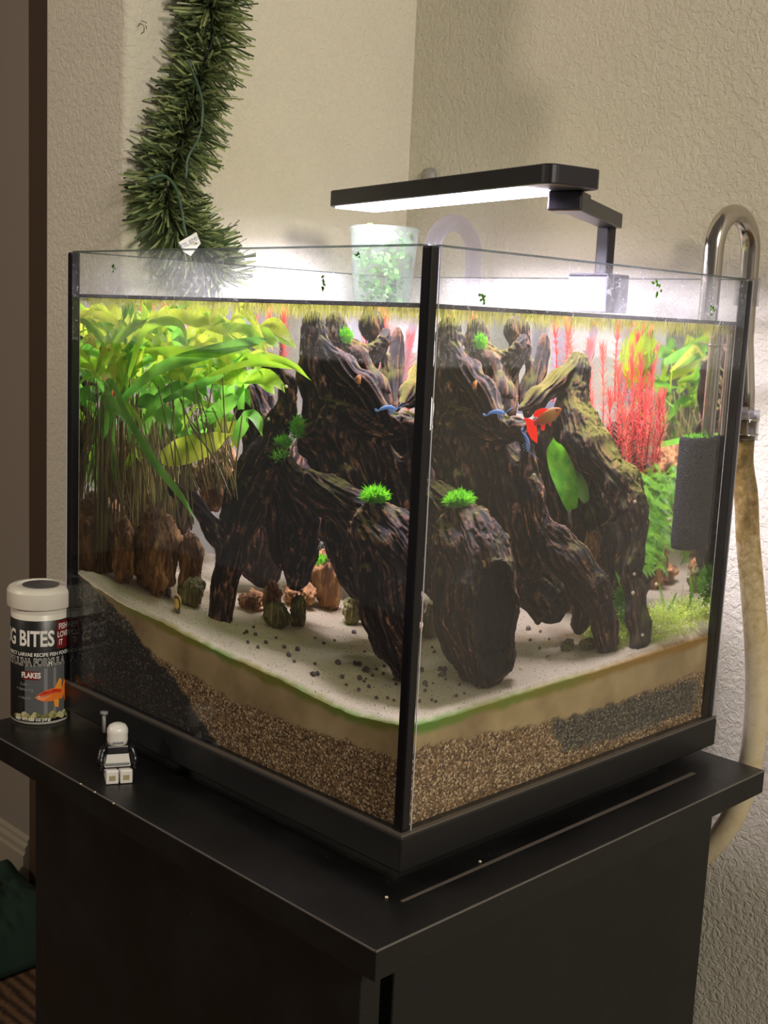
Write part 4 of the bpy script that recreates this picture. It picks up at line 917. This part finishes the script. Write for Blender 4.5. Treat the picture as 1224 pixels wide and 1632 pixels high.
_f = _n.math('ADD', _n.math('MULTIPLY', _m.outputs[0], .42), _n.math('MULTIPLY', _a, .62))
_n.l(_n.ramp(_f, [(.30, lin((206, 192, 160))), (.47, lin((186, 168, 126))), (.60, lin((138, 114, 68))), (.72, lin((92, 76, 38))), (.85, lin((58, 50, 24)))]), _n.b.inputs['Base Color'])
hs = thing('hose', (.33, 0, 0), 'clear filter hose stained brown hanging between tank and right wall', 'hose')
hp = [(.3290, .0125, .2005), (.3290, .0120, .17)] + [tuple(at(px, py, 0, .331)) for px, py in ((1189, 790), (1192, 860), (1200, 950), (1206, 1040), (1206, 1120), (1199, 1200), (1180, 1275), (1150, 1330), (1110, 1370), (1080, 1385))]
hp = spline(hp, 60)
for i in range(len(hp)): hp[i][0] = min(hp[i][0], .351)
MB().tube(hp, .0079, 20).obj('tube', M_HOSE, hs, True)
MB().lathe([(.0083, 0), (.0083, .020), (.0092, .020), (.0092, 0)], (.3290, .0122, .184), 24).obj('clear_sleeve', M_CLEAR, hs, True)
for z in (.187, .197): MB().lathe([(.0093, 0), (.0096, .0006), (.0093, .0012)], (.3290, .0122, z), 24).obj('clamp_ring', M_STEEL, hs, True)

lp = thing('glass_lily_pipe', (.33, .262, .2), 'clear glass outlet pipe arching over the back rim behind the lamp', 'pipe')
MB().tube([(.2835, .262, .215), (.2835, .262, .24)] + arch(.2835, .3330, .262, .3300, 20) + [(.333, .262, .26), (.333, .262, .20)], .0066, 20).obj('glass_tube', M_LILY, lp, True)
MB().lathe([(.0066, 0), (.008, -.006), (.011, -.014), (.016, -.022), (.0155, -.0222), (.0105, -.014)][::-1], (.2835-.004, .262, .213), 28).obj('flared_mouth', M_LILY, lp, True)
MB().tube([(.333, .262, .205), (.333, .262, .05), (.331, .262, -.3)], .0079, 16).obj('hose_end', M_HOSE, lp, True)
th2 = thing('refracted_pipe', tuple(Rx(1010, 600, 0, .285)), 'added clear rods for the outlet pipe seen refracted behind the red plants', 'rod')  # added rods standing in for the refracted view of the glass outlet pipe
for px0, px1 in ((948, 922), (1012, 1008)):
    a, b = clampin(R(px0, 520, .45), .011), clampin(R(px1, 640, .45), .011); MB().tube([a, b], .0032, 14).obj('rod', M_LILY, th2, True)

# ================================================================== CUP WITH PLANTS at the back corner
cup = thing('plant_cup', (.2555, .2865, .262), 'clear plastic cup of green cuttings hanging at the back corner of the tank', 'cup')
cx_, cy_ = .2555, .2865
MB().lathe([(.0205, .262), (.0215, .2625), (.0265, .3205), (.0285, .3210), (.0285, .3225), (.0268, .3225), (.0262, .3205), (.0208, .2635)], (cx_, cy_, 0), 40).obj('cup_wall', clear_mat('clear_cup_plastic', (.9, .95, .92), 1.45, .06, (.75, .85, .8)), cup, True)
gc = MB()
for i in range(260):
    a = random.random()*6.28; r_ = .0245*math.sqrt(random.random()); z = random.uniform(.266, .3215); r_ *= .8+.2*(z-.26)/.06
    x, y = cx_+r_*math.cos(a), cy_+r_*math.sin(a); d = Vector((random.gauss(0, 1), random.gauss(0, 1), random.gauss(0, .7))).normalized(); e = d.cross(Vector((random.random(), random.random(), 1))).normalized()
    p = Vector((x, y, z)); l_ = random.uniform(.004, .008); w_ = random.uniform(.0016, .0026)
    if (p+d*l_-Vector((cx_, cy_, p.z+d.z*l_))).length > .0245: d = -d
    gc.add([p, p+d*l_*.45+e*w_, p+d*l_, p+d*l_*.45-e*w_], [(0, 1, 2, 3)])
o = gc.obj('cuttings', leafy('cutting_leaves', lin((70, 120, 60)), lin((150, 190, 110)), .3, scale=150), cup); o['kind'] = 'stuff'

# ================================================================== GARLAND
gy = .343
gp = spline([tuple(at(px, py, 1, gy)) for px, py in ((345, -60), (335, 0), (338, 60), (318, 130), (305, 180), (285, 235), (268, 290), (268, 335), (295, 375), (330, 410), (350, 450))], 90)
gar = thing('garland', tuple(gp[45]), 'green artificial pine garland hanging on the left wall behind the tank', 'garland')
MB().tube(gp, .0022, 8).obj('wire_core', mat('dark_green_wire', lin((24, 34, 26)), .6), gar, True)
M_NEED = [leafy('dark_pine_needle', lin((58, 74, 56)), lin((104, 122, 80)), .2, .4, 90), leafy('light_pine_needle', lin((124, 140, 92)), lin((176, 186, 130)), .25, .4, 90)]
nb = [MB(), MB()]
for i in range(3000):
    u = random.random(); k = min(88, int(u*89)); p = Vector(gp[k])+Vector(gp[k+1]-gp[k])*random.random(); t_ = Vector(gp[k+1]-gp[k]).normalized()
    cl_i = int(u*46); a = random.gauss(cl_i*2.4, 1.15); n1 = t_.orthogonal().normalized(); n2 = t_.cross(n1); ln = random.uniform(.014, .036)
    d = (n1*math.cos(a)+n2*math.sin(a)+t_*random.uniform(-.15, .75)).normalized(); e = p+d*ln
    lim_y = WY-.002
    if e.y > lim_y:
        e = Vector((e.x+(e.y-lim_y)*.4*(1 if d.x > 0 else -1), lim_y-random.random()*.006, e.z))
    if e.z < H+.004 and e.y < D+.004: e.y = D+.004+random.random()*.006
    if p.z < H and (e.x < .08): pass
    e.x = max(e.x, .055)
    mid = (p+e)/2+Vector((0, 0, random.gauss(0, .0012))); s_ = (e-p).cross(Vector((random.gauss(0, .4), -1, random.gauss(0, .4)))).normalized()*random.uniform(.0006, .0010)
    nb[0 if random.random() < .6 else 1].add([p-s_, p+s_, mid+s_, mid-s_, e+s_*.8, e-s_*.8], [(0, 1, 2, 3), (3, 2, 4, 5)])
for b, m_ in zip(nb, M_NEED): o = b.obj('needles', m_, gar); o['kind'] = 'stuff'
cord = spline([tuple(at(px, py, 1, gy-.024)) for px, py in ((236, 285), (262, 280), (280, 300), (288, 330), (293, 360), (297, 380))], 24)
MB().tube(cord, .0011, 8).obj('cord', mat('green_cord', lin((58, 84, 70)), .4), gar, True)
cord2 = spline([tuple(at(px, py, 1, gy-.026)) for px, py in ((300, 95), (322, 160), (318, 215), (300, 250), (296, 285))], 24)
MB().tube(cord2, .0009, 8).obj('cord', bpy.data.materials['green_cord'], gar, True)
# white paper tag folded on the cord
q = [at(px, py, 1, gy-.027) for px, py in ((285, 386), (313, 370), (320, 388), (304, 408), (292, 401))]
V = list(q)+[x+np.array([0, .0004, 0]) for x in q]
tg = mesh_obj('paper_tag', V, [tuple(range(5))[::-1], tuple(range(5, 10))]+[(i, (i+1) % 5, (i+1) % 5+5, i+5) for i in range(5)], mat('white_paper', lin((226, 224, 220)), .8), gar); tg['label'] = 'white paper tag on the cord'

# ================================================================== TEXT HELPER
def text_mesh(s_, size, bold=0.0, sx=1.0, ext=0.0, shear=0):
    cu = bpy.data.curves.new('t', 'FONT'); cu.body = s_; cu.size = size; cu.offset = bold; cu.align_x = 'CENTER'; cu.align_y = 'CENTER'; cu.resolution_u = 3; cu.extrude = ext; cu.shear = shear
    o = bpy.data.objects.new('t', cu); COL.objects.link(o); dg = bpy.context.evaluated_depsgraph_get(); dg.update()
    me = bpy.data.meshes.new_from_object(o.evaluated_get(dg)); bpy.data.objects.remove(o)
    bm = bmesh.new(); bm.from_mesh(me); bmesh.ops.triangulate(bm, faces=bm.faces[:])
    long_ = [e for e in bm.edges if e.calc_length() > size*.35]
    if long_: bmesh.ops.subdivide_edges(bm, edges=long_, cuts=2); 
    bmesh.ops.triangulate(bm, faces=bm.faces[:])
    V = [(v.co.x*sx, v.co.y) for v in bm.verts]; F = [[v.index for v in f.verts] for f in bm.faces]; bm.free(); return V, F

# tag lettering
ux = (q[1]-q[0]); ux /= np.linalg.norm(ux); uy = np.array([0, 0, 1.0])-ux*ux[2]; uy /= np.linalg.norm(uy); cen = (q[0]+q[1]+q[2]+q[4])/4
Vt, Ft = text_mesh('ETL 02.01', .0042); mesh_obj('lettering', [cen+ux*a+uy*b+np.array([0, -.0004, 0]) for a, b in Vt], Ft, mat('tag_ink', lin((110, 118, 150)), .7), gar)

# ================================================================== FOOD CAN
CC = np.array([-.0092, .3372]); CR = .0198; cz = TT
can = thing('fish_food_can', (CC[0], CC[1], cz), 'round fish food can with a white lid and black label at the left table corner', 'can')
M_WHITEP = mat('cream_white_plastic', lin((226, 220, 206)), .35)
MB().lathe([(CR-.0012, 0), (CR, .0006), (CR, .0780), (CR-.0008, .0790)], (*CC, cz), 64).obj('body', M_WHITEP, can, True); smooth_angle(bpy.data.objects['body.002'] if 'body.002' in bpy.data.objects else can.children[0], .6)
hh_ = .0930
lid = MB().lathe([(CR-.0002, .0735), (CR-.0002, .0745), (CR+.0004, .0795), (CR+.0022, .0800), (CR+.0026, .0810), (CR+.0026, .0905), (CR+.0014, .0925), (CR-.0005, .0935), (CR-.0040, .0936), (CR-.0046, .0930), (.0148, .0930)], (*CC, cz), 64).obj('lid', M_WHITEP, can, True); smooth_angle(lid, .5)
MB().lathe([(.0120, .0930), (.0122, .0936), (.0118, .0938)], (*CC, cz), 48).obj('lid_sticker', mat('lid_sticker_grey', lin((72, 70, 70)), .4), lid, True, world=False).location = (0, 0, 0)
lid.children[0].matrix_parent_inverse = Matrix.Translation(-can.location)
MB().lathe([(CR+.00015, .0022), (CR+.0003, .0024), (CR+.0003, .0722), (CR+.00015, .0724)], (*CC, cz), 96).obj('label_wrap', mat('black_label', lin((26, 27, 28)), .38), can, True)
va = math.atan2(_C[1]-CC[1], _C[0]-CC[0])           # angle of the can side that faces the photographer
def wrap(Vt, h0, off, lift):                        # flat (x, y) print -> cylinder surface, x measured from the label's middle
    out = []; RR = CR+lift
    for x, y in Vt:
        a = va+(x+off)/RR; out.append((CC[0]+RR*math.cos(a), CC[1]+RR*math.sin(a), cz+h0+y))
    return out
def ink(name, c): return mat(name, lin(c), .45)
I_W, I_RED, I_GREY, I_ORG, I_DK = ink('white_ink', (236, 232, 222)), ink('dark_red_ink', (112, 26, 26)), ink('grey_ink', (92, 92, 94)), ink('orange_ink', (232, 122, 40)), ink('black_ink', (20, 20, 22))
def pr(name, s_, size, h0, off, m, bold=.0, sx=1.0, lift=.0006, shear=0):
    Vt, Ft = text_mesh(s_, size, bold, sx, shear=shear); return mesh_obj(name, wrap(Vt, h0, off, lift), Ft, m, can)
def patch(name, x0_, x1_, y0_, y1_, m, lift, n=12):
    Vt = [(x0_+(x1_-x0_)*i/n, y) for i in range(n+1) for y in (y0_, y1_)]; return mesh_obj(name, wrap(Vt, 0, 0, lift), [(2*i, 2*i+2, 2*i+3, 2*i+1) for i in range(n)], m, can)
# the print runs anticlockwise seen from above, so +x on the label is to the right for the viewer
patch('grey_label_panel', -.0110, .0175, .0045, .0420, I_GREY, .0004)
patch('grey_label_panel', .002, .0045, .006, .040, ink('light_bar_ink', (128, 128, 128)), .0005)
patch('grey_label_panel', .0085, .0105, .006, .040, bpy.data.materials['light_bar_ink'], .0005)
pr('lettering', 'BUG BITES', .0148, .0598, -.0150, I_W, .0004, .70)
patch('red_label_square', .0108, .0215, .0525, .0718, I_RED, .0005)
pr('lettering', 'FISH', .0056, .0676, .0162, I_W, .0001, .72); pr('lettering', 'LOVE', .0056, .0621, .0162, I_W, .0001, .72); pr('lettering', 'IT', .0056, .0566, .0142, I_W, .0001, .72)
pr('lettering', '23', .0085, .0610, .0260, I_GREY, .0002)
pr('lettering', 'INSECT LARVAE RECIPE FISH FOOD', .0034, .0492, -.0030, I_W, .00008, .92)
pr('lettering', 'SPIRULINA FORMULA', .0074, .0438, -.0060, I_W, .00030, .66, .0006); pr('lettering', 'SPIRULINA FORMULA', .0074, .0438, -.0060, I_DK, -.00003, .66, .0009)
patch('red_label_square', -.0125, -.0015, .0318, .0378, I_RED, .0005); pr('lettering', 'FLAKES', .0052, .0348, -.0068, I_W, .0002, .80)
for s_, h in (('Color', .0285), ('+ Enhancing', .0250), ('+ Health', .0190)): pr('lettering', s_, .0030, h, -.0115, ink('pale_ink', (150, 150, 150)), 0, .9)
# printed red-orange fish, facing left
body = [(-.0085, 0), (-.0060, .0022), (-.002, .0044), (.004, .0056), (.0085, .0048), (.0108, .0060), (.0120, .0010), (.0110, -.0030), (.0080, -.0024), (.0030, -.0034), (-.003, -.0030), (-.0068, -.0016)]
def poly_print(name, pts, ox, oy, m, lift): return mesh_obj(name, wrap([(x+ox, y+oy) for x, y in pts], 0, 0, lift), [tuple(range(len(pts)))[::-1]], m, can)
def fan(name, pts, ox, oy, m, lift):
    cxx = sum(p[0] for p in pts)/len(pts); cyy = sum(p[1] for p in pts)/len(pts); n = len(pts)
    return mesh_obj(name, wrap([(x+ox, y+oy) for x, y in list(pts)+[(cxx, cyy)]], 0, 0, lift), [(n, i, (i+1) % n) for i in range(n)], m, can)
FX, FY = .0045, .0200
fan('printed_fish', body, FX, FY, I_ORG, .0011)
fan('printed_fish', [(-.0070, .0010), (-.002, .0040), (.004, .0052), (.0100, .0040), (.0100, .0022), (.003, .0025), (-.004, .0008)], FX, FY, ink('red_ink', (206, 56, 26)), .0015)
fan('printed_fish', [(.0045, .0052), (.0085, .0120), (.0105, .0108), (.0100, .0045)], FX, FY, ink('light_orange_ink', (240, 158, 62)), .0012)
fan('printed_fish', [(.0040, -.0028), (.0050, -.0075), (.0078, -.0085), (.0082, -.0025)], FX, FY, bpy.data.materials['light_orange_ink'], .0012)
fan('printed_fish', [(.0105, .0045), (.0135, -.0060), (.0150, -.0040), (.0150, .0070), (.0125, .0110)], FX, FY, I_ORG, .0010)
fan('printed_fish', [(-.0058+.0009*math.cos(a), .0002+.0009*math.sin(a)) for a in np.linspace(0, 6.28, 10, endpoint=False)], FX, FY, I_W, .0017)
fan('printed_fish', [(-.0058+.0004*math.cos(a), .0002+.0004*math.sin(a)) for a in np.linspace(0, 6.28, 8, endpoint=False)], FX, FY, I_DK, .0019)
for k in range(22):
    x = -.0190+k*.0019; r_ = random.uniform(.0016, .0026); y = .0050+random.uniform(0, .0026)
    fan('printed_gravel', [(x+r_*random.uniform(.8, 1.1)*math.cos(a), y+r_*random.uniform(.8, 1.1)*math.sin(a)) for a in np.linspace(0, 6.28, 8, endpoint=False)], 0, 0, ink('gravel_ink', random.choice([(120, 118, 62), (164, 158, 104), (190, 184, 140), (96, 96, 50)])), .0007+.00002*k)
pr('lettering', 'NET WT 0.63 OZ (18 g)', .0026, .0042, -.0060, I_W, .00012, .95, .0013)

# ================================================================== TOY FIGURE (plain block figure, seated)
fx, fy = -.0305, .2075; fa = math.atan2(_C[1]-fy, _C[0]-fx)+.10
fig = thing('toy_figure', (fx, fy, TT), 'small seated white block toy figure with black sleeves beside the food can', 'toy'); fig.rotation_euler = (0, 0, fa)
M_TW = mat('toy_white', lin((232, 228, 220)), .3); M_TB = mat('toy_black', lin((20, 20, 26)), .3); M_TG = mat('toy_grey', lin((128, 130, 132)), .35)
def fb(name, m, a, b, bw=.0006):
    o = MB().box(a, b).obj(name, m, fig, world=False); bevel(o, bw, 2); return o
for s_ in (-1, 1):                                  # legs forward, square soles towards the viewer
    y = s_*.0041; lg = fb('leg', M_TW, (-.006, y-.0037, .0002), (.0085, y+.0037, .0058)); fb('foot', M_TW, (.0060, y-.0037, .0002), (.0090, y+.0037, .0085))
    fb('sole_socket', mat('socket_tan', lin((170, 156, 120)), .5), (.0088, y-.0019, .0024), (.0093, y+.0019, .0056), .0002)
fb('hips', M_TB, (-.0080, -.0078, .0010), (-.0020, .0078, .0075))
to = MB(); zz = [(.0062, .0080, .0040), (.0190, .0058, .0032)]
V = [(-.0055-d, -w_, z) for z, w_, d in zz[:0]]
to.add([(-.0090, -.0080, .0068), (-.0015, -.0080, .0068), (-.0015, .0080, .0068), (-.0090, .0080, .0068), (-.0085, -.0056, .0200), (-.0020, -.0056, .0200), (-.0020, .0056, .0200), (-.0085, .0056, .0200)],
       [(0,3,2,1),(4,5,6,7),(0,1,5,4),(1,2,6,5),(2,3,7,6),(3,0,4,7)]); bevel(to.obj('torso', M_TW, fig, world=False), .0006)
fb('collar', M_TB, (-.0094, -.0068, .0150), (-.0008, .0068, .0205), .001); fb('belt', M_TG, (-.0013, -.0070, .0078), (-.0008, .0070, .0096), .0002)
for s_ in (-1, 1):
    MB().tube([(-.0052, s_*.0066, .0188), (-.0048, s_*.0090, .0160), (-.0025, s_*.0102, .0120), (.0005, s_*.0100, .0095)], [.0024, .0025, .0022, .0018], 12).obj('arm', M_TB, fig, True, world=False)
    b = MB(); b.tube([(.0018+.0018*math.cos(a), s_*.0100, .0088+.0018*math.sin(a)) for a in np.linspace(.6, 5.6, 12)], .0008, 8); b.obj('hand', M_TB, fig, True, world=False)
MB().lathe([(.0040, .0200), (.0058, .0206), (.0063, .0235), (.0061, .0262), (.0064, .0278), (.0062, .0300), (.0050, .0322), (.0028, .0333), (.0008, .0336)], (-.0052, 0, 0), 28).obj('head', M_TW, fig, True, world=False)
fb('face_opening', M_TG, (.0004, -.0030, .0222), (.0012, .0030, .0236), .0002)
MB().tube([(-.0080, -.0078, .0270), (-.0080, -.0078, .0385)], .0011, 10).obj('rod', M_TG, fig, True, world=False)
MB().tube([(-.0080, -.0078, .0385), (-.0080, -.0078, .0402)], .0024, 14).obj('rod_cap', M_TG, fig, True, world=False)

# ================================================================== small things
cl_ = MB(); n = 40                                   # crumpled green cloth bag on the carpet
V = []; F = []
base = at(-6, 1462, 2, FLOOR+.02)
for i in range(n+1):
    for j in range(n+1):
        u, v = i/n*2-1, j/n*2-1; r_ = max(abs(u), abs(v)); x = base[0]+u*.11; y = base[1]+v*.15
        z = FLOOR+.003+max(0, (1-r_**2.2))*(.07+.035*mnoise.noise(Vector((u*2.4, v*2.4, 1)))) + .012*abs(mnoise.noise(Vector((u*5, v*5, 4))))*(1-r_**4); V.append((x, y, z))
for i in range(n):
    for j in range(n): F.append((i*(n+1)+j, (i+1)*(n+1)+j, (i+1)*(n+1)+j+1, i*(n+1)+j+1))
bg = mesh_obj('cloth_bag', V, F, mat('green_cloth', lin((48, 74, 62)), .95), smooth=True); md = bg.modifiers.new('s', 'SOLIDIFY'); md.thickness = .003; md.offset = 1
tag(bg, 'dark green crumpled cloth bag lying on the carpet at lower left', 'bag')
for px, py, wh in ((129, 1250, 'leftmost'), (151, 1263, 'middle'), (181, 1281, 'rightmost')):
    p = at(px, py, 2, TT); o = MB().add(*ico(.0007, 1, .6)).obj('crumb', M_WSH); o.location = (p[0], p[1], TT+.0003); tag(o, wh+' of three tiny white crumbs on the left edge of the black table top', 'crumb', 'white crumbs along the table edge')
for nm, px, py in (('the front corner of the tank', 616, 1431), ('the right side of the tank trim', 765, 1374)):
    p = at(px, py, 2, TT); o = MB().add(*ico(.0010, 1, .6)).obj('crumb', M_WSH); o.location = (p[0], p[1], TT+.0004); tag(o, 'pale crumb on the table top near '+nm, 'crumb')
p = at(612, 1424, 2, TT); strand_clump('weed_scrap', (p[0], p[1], TT+.001), (.002, .002, .0008), 18, M_MOSS, 'green weed scrap on the table below the front corner', .003, 'weed', .2) if False else None
hk = MB().tube([tuple(at(px, py, 1, WY-.004)) for px, py in ((222, 40), (226, 33), (233, 36), (233, 46), (228, 50))], .0004, 6); hk.V += []
h2 = hk.obj('wall_hook', M_STEEL, None, True); tag(h2, 'tiny wire hook on the left wall beside the garland', 'hook')
sc_ = at(684, 283, 0, WX-.001); o = MB().tube([(WX, sc_[1], sc_[2]), (WX-.004, sc_[1], sc_[2]), (WX-.007, sc_[1], sc_[2])], [.008, .0075, .003], 24).obj('suction_cup', mat('grey_rubber', lin((150, 146, 140)), .5), None, True); tag(o, 'small grey suction cup on the right wall above the lamp', 'suction cup')
